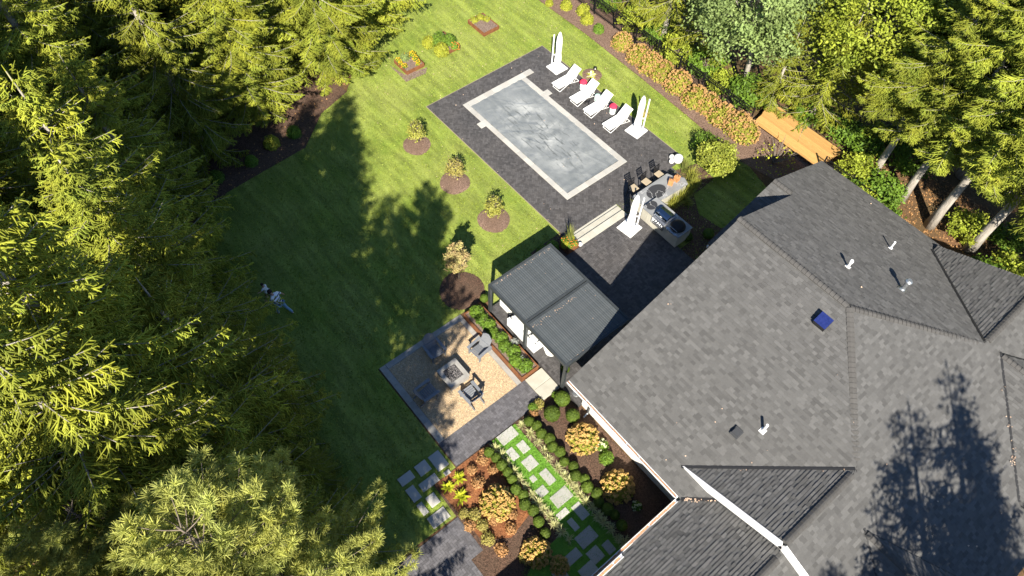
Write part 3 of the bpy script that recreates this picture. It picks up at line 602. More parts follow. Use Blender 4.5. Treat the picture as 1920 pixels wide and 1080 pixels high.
# ridge caps
def capmesh():
    pass
CAPM = {}
def capline(p, q, d1, d2, sp=0.2, wd=0.15, up_=0.0):
    p, q = Vector(p), Vector(q); L = (q - p).length; d = (q - p).normalized(); n = int(L / sp)
    key = (round(d.x, 3), round(d.y, 3), round(d.z, 3), d1, d2, up_)
    if key not in CAPM:
        a, b = Vector(d1), Vector(d2); a = (a - d * a.dot(d)).normalized(); b = (b - d * b.dot(d)).normalized(); up = -(a + b).normalized()
        mb = MB(); lo, hi = -sp * .5, sp * .56
        prof = [a * wd, a * wd * .25, b * wd * .25, b * wd]
        top0 = [v + up * (up_ + (.062 if i in (1, 2) else .048)) + d * lo for i, v in enumerate(prof)]; top1 = [v + up * (up_ + (.036 if i in (1, 2) else .020)) + d * hi for i, v in enumerate(prof)]
        bo0 = [v - up * .02 + d * lo for v in prof]; bo1 = [v - up * .02 + d * hi for v in prof]
        vs = top0 + top1 + bo0 + bo1; fs = []
        for i in range(3): fs += [(i, i + 1, 4 + i + 1, 4 + i), (8 + i, 8 + i + 1, i + 1, i), (4 + i, 4 + i + 1, 12 + i + 1, 12 + i)]
        fs += [(0, 4, 12, 8), (3, 11, 15, 7)]
        mb.add(vs, fs); CAPM[key] = mb.mesh('ridge_cap', M_cap)
    for i in range(n):
        o = link('ridge_cap', CAPM[key], house); o.location = p + d * (sp * (i + .5)) - house.location
e1 = (0, -1, -SL); e2 = (0, 1, -SL); ex = (1, 0, -SL); em = (-1, 0, -SL)
capline((-8.2, YM, RZ), (XR - .05, YM, RZ), e1, e2, up_=.04)
capline((XR + .02, YM - .02, RZ), (X5 - .1, YM - (X5 - XR) + .1, Z5), e1, ex)
capline((XR + .02, YM + .02, RZ), (X4 - .1, YM + (X4 - XR) - .1, Z4), e2, ex)
capline((X5, YG + .05, Z5), (X5, YM - (X5 - XR) - .2, Z5), em, ex, up_=.04)
capline((X4, YM + (X4 - XR) + .2, Z4), (X4, YR4, Z4), em, ex, up_=.04)
capline((X6, -3.4, Z6), (X6, YG - .3, Z6), em, ex, up_=.04)
capline((-9.3, 24.72, ZR2), (-8.15, 24.72, ZR2), e1, e2, up_=.04)
gable_on(2.56, 24.78, 0.40, 8.6, 4.0)
gable_on(3.29, 14.5, 0.66, 8.6, 2.4)
# valley metal
def valley(pts):
    mb = MB()
    for a, b in zip(pts[:-1], pts[1:]):
        a, b = Vector(a), Vector(b); d = (b - a); s = Vector((-d.y, d.x, 0)).normalized() * .055
        mb.add([a - s + Vector((0, 0, .05)), a + s + Vector((0, 0, .05)), b + s + Vector((0, 0, .05)), b - s + Vector((0, 0, .05))], [(0, 1, 2, 3)])
    return mb.build('valley_flashing', M_valley, house)
valley([plane_pt(pl1, val5(YG) - .1, YG - .1), plane_pt(pl1, X5 - .05, YM - (X5 - XR) - .05)])
valley([plane_pt(pl1, -1.72, YB), plane_pt(pl1, -1.72 + YG - YB, YG)])
valley([plane_pt(pl2, val4(28.7), 28.7), plane_pt(pl2, X4 - .03, YM + (X4 - XR) + .03)])
# walls under the roofs
wl = MB()
wl.bb(-7.7, -1.25, 11.42, 11.6, 0, 2.86); wl.bb(-1.25, -1.08, -3.4, 11.6, 0, 2.8)
for xw, ya, yb, peak in ((-7.7, 11.6, 28.9, None),):
    pts = [(ya, 0), (yb, 0), (yb, H1 + .2), (YM, RZ - .2), (ya, H1 + .1)]
    wl.add([(xw, y, z) for y, z in pts] + [(xw + .18, y, z) for y, z in pts], [(0, 1, 2, 3, 4), (9, 8, 7, 6, 5)] + [(i, 5 + i, 5 + (i + 1) % 5, (i + 1) % 5) for i in range(5)])
pts = [(21.2, 0), (28.9, 0), (28.9, H1), (24.72, ZR2 - .2), (21.2, H1 + .25)]
wl.add([(-8.9, y, z) for y, z in pts] + [(-7.72, y, z) for y, z in pts], [(0, 1, 2, 3, 4), (9, 8, 7, 6, 5)] + [(i, 5 + i, 5 + (i + 1) % 5, (i + 1) % 5) for i in range(5)])
wl.bb(-7.5, 7.8, 28.72, 28.9, 0, 2.9); wl.bb(7.5, 7.7, -3.4, 28.7, 0, 2.1)
# gable wall over the lower wing
tri = [(-2.0, plane_pt(pl5, -2.0, 0).z - .17), (X5, Z5 - .17), (7.5, pl3[0] - SL * 7.5 - .17), (7.5, 1.2), (-2.0, 1.2)]
wl.add([(x, 11.78, z) for x, z in tri] + [(x, 11.95, z) for x, z in tri], [(0, 1, 2, 3, 4), (9, 8, 7, 6, 5)] + [(i, 5 + i, 5 + (i + 1) % 5, (i + 1) % 5) for i in range(5)])
wall = wl.build('wall', M_siding, house)
sd = MB()
for i in range(16): sd.bb(-7.72, -1.27, 11.395, 11.419, .15 + i * .165, .15 + i * .165 + .15)
sd.build('siding_board', M_siding, wall)
# white boards: rakes, fascia, gutters
def rake(a, b, h=.24, th=.045):
    a, b = Vector(a), Vector(b); d = (b - a).normalized(); mb = MB(); mb.bar(a - Vector((0, 0, h / 2 - .03)), b - Vector((0, 0, h / 2 - .03)), th, h); return mb.build('rake_board', M_white, house)
for dy in (0,):
    rake((val5(YG), YG - .03, plane_pt(pl5, val5(YG), YG).z + .01), (X5, YG - .03, Z5 + .01), .50, .05); rake((X5, YG - .03, Z5 + .01), (8.2, YG - .03, pl3[0] - SL * 8.2 + .01), .5, .05)
for a, b in (((-8.14, YB, H1), (-8.14, YM, RZ)), ((-8.14, YM, RZ), (-8.14, 24.7, ZR2)), ((-9.28, 24.72, ZR2), (-9.28, YE2 + .2, pl2[0] - SL * (YE2 + .2))), ((-9.28, 20.6, plane_pt(pls, 0, 20.6).z), (-9.28, 24.72, ZR2))): rake(Vector(a) - Vector((0, 0, .2)), Vector(b) - Vector((0, 0, .2)))
rake((val4(28.65), YR4 - .06, plane_pt(pl4, val4(28.65), 0).z - .2), (X4, YR4 - .06, Z4 - .2), .2)
def gutter(a, b, side, dirt=True):
    a, b = Vector(a), Vector(b); d = (b - a).normalized(); s = Vector(side); g = MB()
    g.bar(a + s * .12 + Vector((0, 0, .02)), b + s * .12 + Vector((0, 0, .02)), .018, .11); g.bar(a + s * .06 - Vector((0, 0, .045)), b + s * .06 - Vector((0, 0, .045)), .12, .015); g.bar(a - s * .0 - Vector((0, 0, .05)), b - s * .0 - Vector((0, 0, .05)), .02, .16)
    gt = g.build('gutter', M_white, house)
    if dirt:
        q = MB(); n = int((b - a).length / .12)
        for i in range(n):
            if rnd.random() < .12: continue
            c = a + d * ((i + .5) * .12) + s * rnd.uniform(.04, .075); c.z += rnd.uniform(-.015, .018); q.box(c, (.16, rnd.uniform(.05, .085), .03), rz=math.atan2(d.y, d.x) + rnd.uniform(-.15, .15), t=rnd.random())
        q.build('leaf_debris', M_deadg, gt, kind='stuff')
gutter((-8.15, YB - .01, H1), (-1.85, YB - .01, H1), (0, -1, 0)); gutter((-1.73, -3.5, H1), (-1.73, YB - .15, H1), (-1, 0, 0))
MB().bar((-9.3, YE2 + .22, pl2[0] - SL * (YE2 + .2) - .06), (-1.5, YE2 + .22, pl2[0] - SL * (YE2 + .2) - .06), .03, .10).build('drip_edge', M_galv, house)
# raised eave strip on the lower wing
g0 = P(1170, 1043, 3.05); sr = MB(); sr.bb(g0.x + .05, g0.x + 1.2, -3.5, g0.y, plane_pt(pl6, g0.x, 0).z + .02, plane_pt(pl6, g0.x, 0).z + .09)
gutter((g0.x, -3.4, plane_pt(pl6, g0.x, 0).z + .14), (g0.x, g0.y, plane_pt(pl6, g0.x, 0).z + .14), (-1, 0, 0))
MB().bb(-8.2, -7.75, 10.72, 11.4, 2.3, 2.62).build('eave_return', M_white, house)
for xw in (-6.1, -3.3):
    wn = MB(); wn.bb(xw - .55, xw + .55, 11.35, 11.394, .95, 2.25); wf = wn.build('window', M_white, house)
    MB().bb(xw - .47, xw - .02, 11.335, 11.349, 1.03, 2.17).build('pane', M_glass, wf); MB().bb(xw + .02, xw + .47, 11.335, 11.349, 1.03, 2.17).build('pane', M_glass, wf)
    MB().bb(xw - .62, xw + .62, 11.30, 11.394, .88, .945).build('sill', M_white, wf)
MB().tube([(-7.2, 11.3, 2.7), (-7.2, 11.3, .25), (-7.2, 11.05, .12)], .045, 8).build('downspout', M_galv, house)
# roof vents
def pipe(px, py, pl, h, r, cap=None, name='vent_pipe', mat=None):
    z = 4.5
    for _ in range(30):
        p = P(px, py, z); z = plane_pt(pl, p.x, p.y).z
    p = P(px, py, z); mb = MB(); mb.lathe((p.x, p.y, p.z - .1), [(r, 0), (r, h + .1)] if not cap else [(r, 0), (r, h + .02), (cap, h + .03), (cap, h + .13), (cap * .7, h + .18)], 14)
    o = mb.build(name, mat or M_white, house, smooth=False)
    n = Vector((-pl[1], -pl[2], 1)).normalized(); f = MB(); R = n.to_track_quat('Z', 'Y').to_matrix(); f.box(p + n * .035, (r * 4.2, r * 4.2, .012), rot=R); f.lathe((p.x, p.y, p.z - .05), [(r * 1.7, 0), (r * 1.35, .13), (r * 1.02, .17)], 14)
    f.build('flashing', mat or M_white, o); return p
pipe(1589, 501, pl2, .42, .055, .085); pipe(1669, 466, pl2, .50, .045); pipe(1691, 543, pl2, .62, .085, .15, 'flue', M_galv); pipe(1430, 808, pl1, .58, .055)
def on_roof(px, py, pl):
    z = 4.5
    for _ in range(30): p = P(px, py, z); z = plane_pt(pl, p.x, p.y).z
    return P(px, py, z)
p = on_roof(1541, 606, pl1); n = Vector((0, -SL, 1)).normalized(); R = Matrix((Vector((1, 0, 0)), n.cross(Vector((1, 0, 0))), n)).transposed()
sv = MB().box(p + n * .1, (.52, .50, .2), rot=R).build('solar_vent', M_black, house)
mb = MB().box(p + n * .30 + Vector((0, .05, 0)), (.54, .50, .03), rot=R @ Matrix.Rotation(.12, 3, 'X')); mb.build('solar_panel', M_solar, sv)
p = on_roof(1381, 812, pl1); mb = MB(); mb.box(p + n * .06, (.36, .40, .12), rot=R); mb.box(p + n * .14, (.30, .26, .06), rot=R @ Matrix.Rotation(-.2, 3, 'X')); mb.build('box_vent', pmat('dark_plastic', (0.05, 0.052, 0.056), rough=.5), house)
# leaves caught in the valleys and scattered on the slopes
fl = []
for pl, (pxa, pxb), n in ((pl2, ((1762, 483), (1800, 545)), 34), (pl2, ((1800, 545), (1845, 625)), 10), (pl1, ((1300, 886), (1590, 885)), 8), (pl1, ((1384, 885), (1402, 886)), 26), (pl1, ((1282, 938), (1340, 943)), 46), (pl3, ((1880, 720), (1905, 880)), 14), (pl3, ((1895, 860), (1900, 872)), 14)):
    for _ in range(n):
        t = rnd.random(); a = on_roof(pxa[0] + (pxb[0] - pxa[0]) * t + rnd.uniform(-5, 5), pxa[1] + (pxb[1] - pxa[1]) * t + rnd.uniform(-4, 4), pl); fl.append((a.x, a.y, a.z + .075))
for _ in range(38):
    px, py = rnd.uniform(1150, 1900), rnd.uniform(380, 1050); pl = pl1
    if py < 480 and px < 1500: continue
    q = on_roof(px, py, pl1)
    if q.x > -2.4 + max(0, YM - q.y) or q.y > YM or q.x < -8 or q.y < 10.8:
        pl = pl2; q = on_roof(px, py, pl2)
        if not (YM < q.y < 29.2 and -7.8 < q.x < XR + (q.y - YM)):
            pl = pl3; q = on_roof(px, py, pl3)
            if q.x < 2 or q.x > 8: continue
    if q.x > val5(q.y) and q.y < 16: continue
    fl.append((q.x, q.y, q.z + .05))
A = np.array(fl) - np.array(house.location)
link('fallen_leaves', np_mesh('fallen_leaves', *leaf_geo(A, np.c_[rg.normal(0, .4, (len(A), 2)), np.ones(len(A))],   .055, rg, 1.3), M_fall), house, 'stuff')
#%%SPLIT
# ------------------------------------------------------------------ pergola
pg = thing('pergola', 'dark grey flat louvered pergola on six posts over the white sofa', 'pergola', (-11.5, 13.0, 0.26))
GX0, GX1, GXM, GY0, GY1, GZ = -14.2, -8.78, -11.52, 11.12, 14.95, 2.6
for x in (GX0 + .07, GXM, GX1 - .07):
    for y in (GY0 + .07, GY1 - .07): MB().cbox(x - .07, x + .07, y - .07, y + .07, .26, 2.398, .005).build('post', M_dark, pg)
for y in (GY0, GY1 - .10): MB().bb(GX0, GX1, y, y + .10, 2.40, GZ).build('beam', M_dark, pg)
for x0, x1 in ((GX0, GX0 + .1), (GXM - .13, GXM - .02), (GXM + .02, GXM + .13), (GX1 - .1, GX1)): MB().bb(x0, x1, GY0 + .101, GY1 - .101, 2.40, GZ - .004).build('cross_beam', M_dark, pg)
MB().bb(GXM - .018, GXM + .018, GY0 + .102, GY1 - .102, 2.42, 2.52).build('rain_channel', M_black, pg)
ny = 34; sp = (GY1 - GY0 - .2) / ny
for x0, x1 in ((GX0 + .103, GXM - .133), (GXM + .133, GX1 - .103)):
    mb = MB(); L = (x1 - x0)
    prof = [(-.052, .0), (-.03, .022), (.03, .022), (.048, .004), (.048, -.012), (-.052, -.012)]
    n = 6; vs = [(-L / 2, a, b) for a, b in prof] + [(L / 2, a, b) for a, b in prof]
    mb.add(vs, [tuple(range(n)), tuple(reversed(range(n, 2 * n)))] + [(i, n + i, n + (i + 1) % n, (i + 1) % n) for i in range(n)]); me = mb.mesh('louver', M_louv)
    for k in range(ny):
        o = link('louver', me, pg); o.location = Vector(((x0 + x1) / 2, GY0 + .1 + sp * (k + .5), 2.555)) - pg.location
q = []
for _ in range(46): q.append((GXM + .28 + abs(rnd.gauss(0, .07)), GY0 + .15 + rnd.random() ** 1.4 * 2.6, 2.585))
for _ in range(40): q.append((GX0 + .16 + abs(rnd.gauss(0, .05)), GY0 + .3 + rnd.random() * 3.3, 2.585))
for _ in range(10): q.append((rnd.uniform(GX0 + .2, GX1 - .2), rnd.uniform(GY0 + .2, GY1 - .2), 2.587))
for _ in range(10): q.append((GX1 - .14, GY0 + .3 + rnd.random() * 3, 2.587))
A = np.array(q) - np.array(pg.location)
link('fallen_leaves', np_mesh('fallen_leaves', *leaf_geo(A, np.c_[rg.normal(0, .3, (len(A), 2)), np.ones(len(A))], .032, rg, 1.3), M_fall), pg, 'stuff')
# ------------------------------------------------------------------ pergola furniture
def sofa(label, x0, x1, y0, dirn, n):
    t = thing('sofa', label, 'sofa', ((x0 + x1) / 2, y0 + .42, .26))
    MB().cbox(x0, x1, y0, y0 + .88, .32, .58, .03).build('base', M_wfab, t); MB().cbox(x0, x1, y0, y0 + .16, .582, .98, .04).build('backrest', M_wfab, t)
    for a in (x0, x1 - .16): MB().cbox(a, a + .16, y0 + .162, y0 + .88, .582, .86, .03).build('armrest', M_wfab, t)
    w = (x1 - x0 - .34) / n
    for k in range(n):
        MB().cbox(x0 + .17 + k * w + .005, x0 + .17 + (k + 1) * w - .005, y0 + .2, y0 + .86, .582, .72, .04).build('seat_cushion', M_wfab, t)
        MB().box((x0 + .17 + (k + .5) * w, y0 + .27, .92), (w * .92, .18, .42), rot=Matrix.Rotation(-.2, 3, 'X')).build('back_cushion', M_wfab, t)
    for a in (x0 + .06, x1 - .06):
        for b in (y0 + .06, y0 + .82): MB().bb(a - .03, a + .03, b - .03, b + .03, .26, .318).build('leg', M_dark, t)
    return t
pa, pb = P(950.5, 609.6, .3), P(1003.9, 660.5, .3)
sofa('long white outdoor sofa with back to the planter, under the pergola', pa.x, pa.x + (pb.x - pa.x) * .62, pa.y, 1, 3)
sofa('short white outdoor loveseat under pergola beside the round white table', pa.x + (pb.x - pa.x) * .66, pb.x, pa.y, 1, 1)
p = P(1030, 661, .26); ct = thing('round_table', 'low round white drum table under front corner of the pergola', 'table', (p.x, p.y + .1, .26))
MB().lathe((p.x, p.y + .1, .26), [(.26, 0), (.30, .05), (.31, .30), (.29, .36)], 28).build('drum', M_wfab, ct); MB().lathe((p.x, p.y + .1, .26), [(.36, .362), (.37, .38), (.37, .40), (.35, .415)], 28).build('tabletop', M_white, ct)
p = P(948, 584, .3); ac = thing('armchair', 'white outdoor armchair at far end of the pergola behind the planter', 'armchair', (p.x - .1, p.y + .35, .26))
MB().cbox(p.x - .45, p.x + .3, p.y, p.y + .75, .32, .66, .04).build('seat', M_wfab, ac); MB().cbox(p.x - .45, p.x - .30, p.y, p.y + .75, .662, 1.0, .04).build('backrest', M_wfab, ac)
for y in (p.y, p.y + .62): MB().cbox(p.x - .298, p.x + .3, y, y + .13, .662, .84, .03).build('armrest', M_wfab, ac)
# ------------------------------------------------------------------ corten planter along the terrace
cp = thing('corten_planter', 'long rusty steel planter between gravel terrace and pergola', 'planter', (-12.5, 10.5, 0))
for a in ((-14.72, -10.32, 10.02, 10.05), (-14.72, -10.32, 11.0, 11.03), (-14.72, -14.69, 10.051, 10.999), (-10.35, -10.32, 10.051, 10.999)): MB().bb(*a, 0.0, .44).build('steel_panel', M_corten, cp)
MB().bb(-14.688, -10.352, 10.052, 10.998, .05, .36).build('soil', M_soil, cp)
# ------------------------------------------------------------------ fire table and chairs
ft = thing('fire_table', 'square pale concrete fire table filled with black fire glass on the gravel', 'fire pit', (-12.5, 7.71, .03))
x0, x1, y0, y1 = -13.06, -11.93, 7.17, 8.25
body = MB(); body.cbox(x0 + .03, x1 - .03, y0 + .03, y1 - .03, .03, .38, .01); body.build('base', M_conc, ft)
rim = MB()
for a in ((x0, x1, y0, y0 + .2), (x0, x1, y1 - .2, y1), (x0, x0 + .2, y0 + .2, y1 - .2), (x1 - .2, x1, y0 + .2, y1 - .2)): rim.bb(*a, .382, .46)
rim.build('rim', M_conc, ft); MB().bb(x0 + .201, x1 - .201, y0 + .201, y1 - .201, .381, .40).build('burner_tray', M_black, ft)
A = np.c_[rg.uniform(x0 + .21, x1 - .21, 1100), rg.uniform(y0 + .21, y1 - .21, 1100), rg.uniform(.405, .44, 1100)] - np.array(ft.location)
link('fire_glass', np_mesh('fire_glass', *blob_geo(A, rg.uniform(.012, .026, 1100), rg), M_pebb), ft, 'stuff')
def adirondack():
    t = thing('adirondack_chair', 'x', 'chair', (0, 0, 0)); m = M_adir
    for k in range(7):
        w = .078; x = (k - 3) * .083; h = .86 - abs(k - 3) ** 1.7 * .022
        b = MB(); R = Matrix.Rotation(math.radians(24), 3, 'X'); base = Vector((x, -.26, .24)); c = base + R @ Vector((0, 0, h / 2)); b.box(c, (w, .022, h), rot=R); b.build('back_slat', m, t, local=True)
    for k in range(7):
        u = k / 6; b = MB(); b.box((0, .34 - u * .58, .37 - u * .13), (.58, .078, .022), rot=Matrix.Rotation(.20, 3, 'X')); b.build('seat_slat', m, t, local=True)
    for s in (-1, 1):
        MB().prism([(s * .30, -.42), (s * .42, -.42), (s * .45, .40), (s * .30, .42)][::s], .55, .575).build('armrest', m, t, local=True)
        MB().bb(s * .34 - .02, s * .34 + .02, .28, .38, 0, .549).build('front_leg', m, t, local=True)
        MB().bar((s * .275, .36, .34), (s * .275, -.62, .03), .03, .10).build('rear_leg', m, t, local=True); MB().bar((s * .345, -.40, .53), (s * .345, -.36, .16), .03, .05).build('arm_brace', m, t, local=True)
    MB().box((0, -.36, .52), (.62, .025, .08), rot=Matrix.Rotation(.42, 3, 'X')).build('back_rail', m, t, local=True)
    return t
proto = adirondack(); ftc = Vector((-12.5, 7.71, 0))
for i, (px, py, lab) in enumerate(((815, 656, 'slate grey adirondack chair in shade, at the lawn side of gravel terrace'), (899, 655, 'sunlit grey adirondack chair beside the rusty planter, shawl pale in light'), (801, 735, 'slate grey adirondack chair in deep shade at lower lawn corner of the gravel'), (883, 739, 'half lit grey adirondack chair nearest the grey paved walk'))):
    o = proto if i == 0 else copy_tree(proto); p = P(px, py, .4); o.location = (p.x, p.y, .03); o['label'] = lab.replace(', shawl pale in light', ''); o['group'] = 'adirondack chairs round the fire table'
    d = ftc - Vector((p.x, p.y, 0)); o.rotation_euler.z = math.atan2(d.y, d.x) - PI / 2
# ------------------------------------------------------------------ loungers, stools, umbrellas
def lounger():
    t = thing('sun_lounger', 'x', 'sun lounger'); m = M_white; W = .62
    MB().box((0, .58, .345), (W, 1.16, .035)).build('seat', M_wfab, t, local=True)
    b = MB(); R = Matrix.Rotation(math.radians(40), 3, 'X'); b.box(Vector((0, 1.165, .36)) + R @ Vector((0, .42, 0)), (W, .84, .035), rot=R); b.build('backrest', M_wfab, t, local=True)
    for s in (-1, 1):
        x = s * (W / 2 + .015); MB().bar((x, 0, .33), (x, 1.17, .33), .03, .05).build('side_rail', m, t, local=True)
        MB().tube([(x, .95, .32), (x, .12, .02)], .02, 6).build('leg', m, t, local=True); MB().tube([(x, .70, .32), (x, 1.72, .02)], .02, 6).build('leg', m, t, local=True)
        MB().tube([(s * .27, 1.62, .70), (s * .29, 1.30, .15)], .014, 6).build('back_strut', m, t, local=True)
    for y in (.12, 1.72): MB().tube([(-W / 2 - .015, y, .02), (W / 2 + .015, y, .02)], .02, 6).build('floor_bar', m, t, local=True)
    MB().tube([(-W / 2, 0, .33), (W / 2, 0, .33)], .022, 6).build('foot_bar', m, t, local=True)
    return t
proto = lounger()
for i, (px, py, lab) in enumerate(((1034.5, 156, 'white sun lounger nearest the lone closed umbrella at pool far end'), (1067.5, 183.3, 'white sun lounger second from far end, black cable coil by its side'), (1093, 205, 'white sun lounger third from the far end, between mint drum and red topped drum'), (1129, 232.5, 'white sun lounger beside the closed double mast umbrella, fourth from far end'))):
    o = proto if i == 0 else copy_tree(proto); p = P(px, py, .35); o.location = (p.x + .33, p.y, .035); o['label'] = lab; o['group'] = 'sun loungers along the pool'
for i, (px, py, red, lab) in enumerate(((1089.5, 168, 1, 'white and mint striped drum stool with red top plant, nearest the yellow plant'), (1116.5, 191, 0, 'bare mint topped drum stool between second and third loungers'), (1145, 213.5, 1, 'white and mint striped drum stool under red mum beside the fourth lounger'))):
    p = P(px, py, .035); t = thing('drum_stool', lab, 'stool', (p.x, p.y + .12, .035), 0, 'drum stools between the loungers'); q = (p.x, p.y + .12, .035)
    MB().lathe(q, [(.17, 0), (.19, .05), (.19, .14)], 22, ).build('drum', M_white, t, smooth=False); MB().lathe(q, [(.192, .141), (.197, .19), (.192, .24)], 22).build('mint_band', M_mint, t)
    MB().lathe(q, [(.19, .241), (.185, .36), (.165, .42)], 22).build('upper_drum', M_white, t); MB().lathe(q, [(.16, .421), (.165, .445), (.15, .455)], 22).build('mint_top', M_mint, t)
    if red:
        th_ = rg.uniform(0, 2 * PI, 420); ph = np.arccos(rg.uniform(0, 1, 420)); D = np.stack([np.sin(ph) * np.cos(th_) * .21, np.sin(ph) * np.sin(th_) * .21, .03 + np.cos(ph) * .16], 1)
        fm = thing('red_mum', 'domed red flower mound on the drum stool ' + ('by the first lounger' if i == 0 else 'by the fourth lounger'), 'flowers', (p.x, p.y + .12, .49), 0, 'red mums on stools')
        MB().lathe((p.x, p.y + .12, .49), [(.10, 0), (.13, .05), (.12, .09)], 14).build('pot', M_white, fm)
        link('blooms', np_mesh('blooms', *blob_geo(D + [0, 0, .02], .035, rg), M_red), fm)
def umbrella(px, py, label, rz, ph=0.0):
    p = P(px, py, .1); t = thing('closed_umbrella', label, 'umbrella', (p.x, p.y, .03), rz, 'closed white cantilever umbrellas')
    t.location.z = .26 if p.x > -14.2 else .035
    MB().cbox(-.48, .48, -.48, .48, 0, .09, .02).build('base_slab', M_white, t, local=True)
    MB().lathe((.26, .24, .09), [(.07, 0), (.07, .12), (.045, .14)], 14).build('mast_socket', M_white, t, local=True)
    MB().tube([(.26, .24, .1), (.26, .24, 2.45)], .045, 10).build('mast', M_white, t, local=True)
    MB().bar((.26, .24, 1.0), (.12, .11, 1.0), .05).build('arm_bracket', M_white, t, local=True)
    f = lambda a, z: 1 + .16 * math.sin(8 * a + .6 * z) + .06 * math.sin(3 * a + 2 * z)
    MB().lathe((0, 0, 0), [(.03, .30), (.17, .42), (.20, .60), (.185, .85), (.15, 1.2), (.16, 1.55), (.17, 1.9), (.14, 2.3), (.09, 2.52), (.03, 2.68)], 48, fn=f).build('canopy', M_wfab, t, local=True, smooth=True)
    MB().lathe((0, 0, 0), [(.165, 1.30), (.18, 1.34), (.165, 1.38)], 24).build('tie_strap', M_white, t, local=True)
    MB().bar((.05, .02, .12), (.2, .15, .12), .03).build('crank_handle', M_galv, t, local=True)
umbrella(1044.5, 126, 'closed white umbrella on square slab at far corner of the pool deck', PI)
umbrella(1193, 244, 'closed white umbrella with separate mast beside the fourth lounger', .1)
umbrella(1179, 431, 'closed white umbrella on square slab in front of the bar and steps', .1)
for px, py, r, lab in ((1271.5, 298.5, .29, 'large white globe lamp on the deck edge by grasses'), (1259.5, 295, .155, 'small white globe behind its twin, beside the large globe'), (1259, 303, .15, 'small white globe in front, closest to the bar stools'), (1087, 463.5, .12, 'small cream globe beside the flowering planter at the steps')):
    p = P(px, py, r); z0 = .26 if px < 1100 else .035; mb = MB(); prof = [(max(.02, r * math.sin(a)), r - r * math.cos(a)) for a in [PI * k / 10 for k in range(11)]]
    mb.lathe((p.x, p.y, z0), prof, 24); thing_mesh('globe_lamp', mb, M_globe, lab, 'globe lamp', 'white globe lamps' if r < .28 and px > 1100 else None, smooth=True)
cb = MB(); p = P(1099, 194, .05); pts = [(p.x + (.13 + .05 * math.sin(a * .37)) * math.cos(a) + .03 * math.sin(a * .9), p.y + .14 * math.sin(a) + .02 * a * .3, .05 + .004 * k) for k, a in enumerate([i * .5 for i in range(44)])]
cb.tube(pts, .014, 5); thing_mesh('cable_coil', cb, M_black, 'loose black cable coil on pavers between two loungers', 'cable')
# ------------------------------------------------------------------ bar, grill island
kb = thing('bar_counter', 'grey marble bar counter with chamfered end facing the pool deck', 'counter', (-14.1, 22.8, 0))
top = [(-14.68, 21.32), (-13.75, 21.32), (-13.50, 22.6), (-13.42, 24.35), (-13.85, 24.52), (-14.35, 24.12), (-14.66, 24.0)]
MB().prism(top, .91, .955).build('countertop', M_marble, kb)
MB().prism([(-14.35, 21.36), (-13.8, 21.36), (-13.55, 22.6), (-13.47, 24.3), (-13.85, 24.44), (-14.3, 24.05), (-14.35, 23.95)], 0.0, .908).build('base', M_lime, kb)
gi = thing('grill_island', 'grill island with marble top and pale tiled front on the patio', 'counter', (-12.4, 21.6, .26))
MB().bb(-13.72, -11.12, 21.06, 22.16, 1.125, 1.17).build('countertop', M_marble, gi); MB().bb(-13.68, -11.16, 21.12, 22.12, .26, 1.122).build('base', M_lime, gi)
nn = 7
for k in range(nn):
    a = -13.68 + k * 2.52 / nn
    if 2 <= k <= 3: continue
    MB().cbox(a + .004, a + 2.52 / nn - .004, 21.1, 21.119, .30, 1.10, .004).build('tile_panel', M_lime, gi)
def grill(label, x0, x1, zt, steel, hoodmat, knobs=True):
    g = thing('gas_grill', label, 'grill', ((x0 + x1) / 2, 21.5, zt)); y0, y1 = 21.06, 21.86
    MB().bb(x0, x1, y0 - .05, y0 + .05, zt - .42, zt + .02).build('control_panel', steel, g); MB().bb(x0, x1, y0 + .051, y1, zt + .001, zt + .10).build('firebox', steel, g)
    h = MB(); n = 10; pr = []
    for k in range(n + 1): a = PI * k / n; pr.append((y0 + .44 - .36 * math.cos(a), zt + .101 + .30 * math.sin(a) ** .8))
    vs = [(x0 + .02, y, z) for y, z in pr] + [(x1 - .02, y, z) for y, z in pr]; m = n + 1
    h.add(vs, [tuple(range(m)), tuple(reversed(range(m, 2 * m)))] + [(i, m + i, m + i + 1, i + 1) for i in range(n)]); hd = h.build('hood', hoodmat, g)
    MB().tube([(x0 + .1, y0 + .06, zt + .24), (x1 - .1, y0 + .06, zt + .24)], .016, 8).build('handle', M_steel, hd)
    MB().bb(x0 - .012, x0 + .019, y0 + .06, y1 - .02, zt + .10, zt + .16).build('side_trim', M_steel, g); MB().bb(x1 - .019, x1 + .012, y0 + .06, y1 - .02, zt + .10, zt + .16).build('side_trim', M_steel, g)
    if knobs:
        for k in range(5): x = x0 + .12 + k * (x1 - x0 - .24) / 4; MB().tube([(x, y0 - .051, zt - .12), (x, y0 - .09, zt - .12)], .026, 10).build('knob', M_steel, g)
        MB().tube([(x0 + .1, y0 - .075, zt - .24), (x1 - .1, y0 - .075, zt - .24)], .012, 6).build('drawer_handle', M_steel, g)
    MB().bb((x0 + x1) / 2 - .06, (x0 + x1) / 2 + .06, y0 + .075, y0 + .085, zt + .27, zt + .31).build('badge', M_white, hd) if knobs else None
    return g
grill('stainless gas grill with rounded blue sheen hood on the island', -12.92, -12.12, 1.17, M_steel, pmat('polished_steel', (0.30, 0.34, 0.40), rough=.13, metal=1.0))
gk = thing('black_griddle', 'round lidded black griddle at house end of the grill island', 'grill', (-11.6, 21.55, 1.17))
MB().lathe((-11.62, 21.55, 1.17), [(.36, 0), (.40, .06), (.40, .12)], 26).build('body', M_black, gk); MB().lathe((-11.62, 21.55, 1.17), [(.395, .121), (.36, .20), (.24, .28), (.08, .31)], 26).build('lid', M_black, gk)
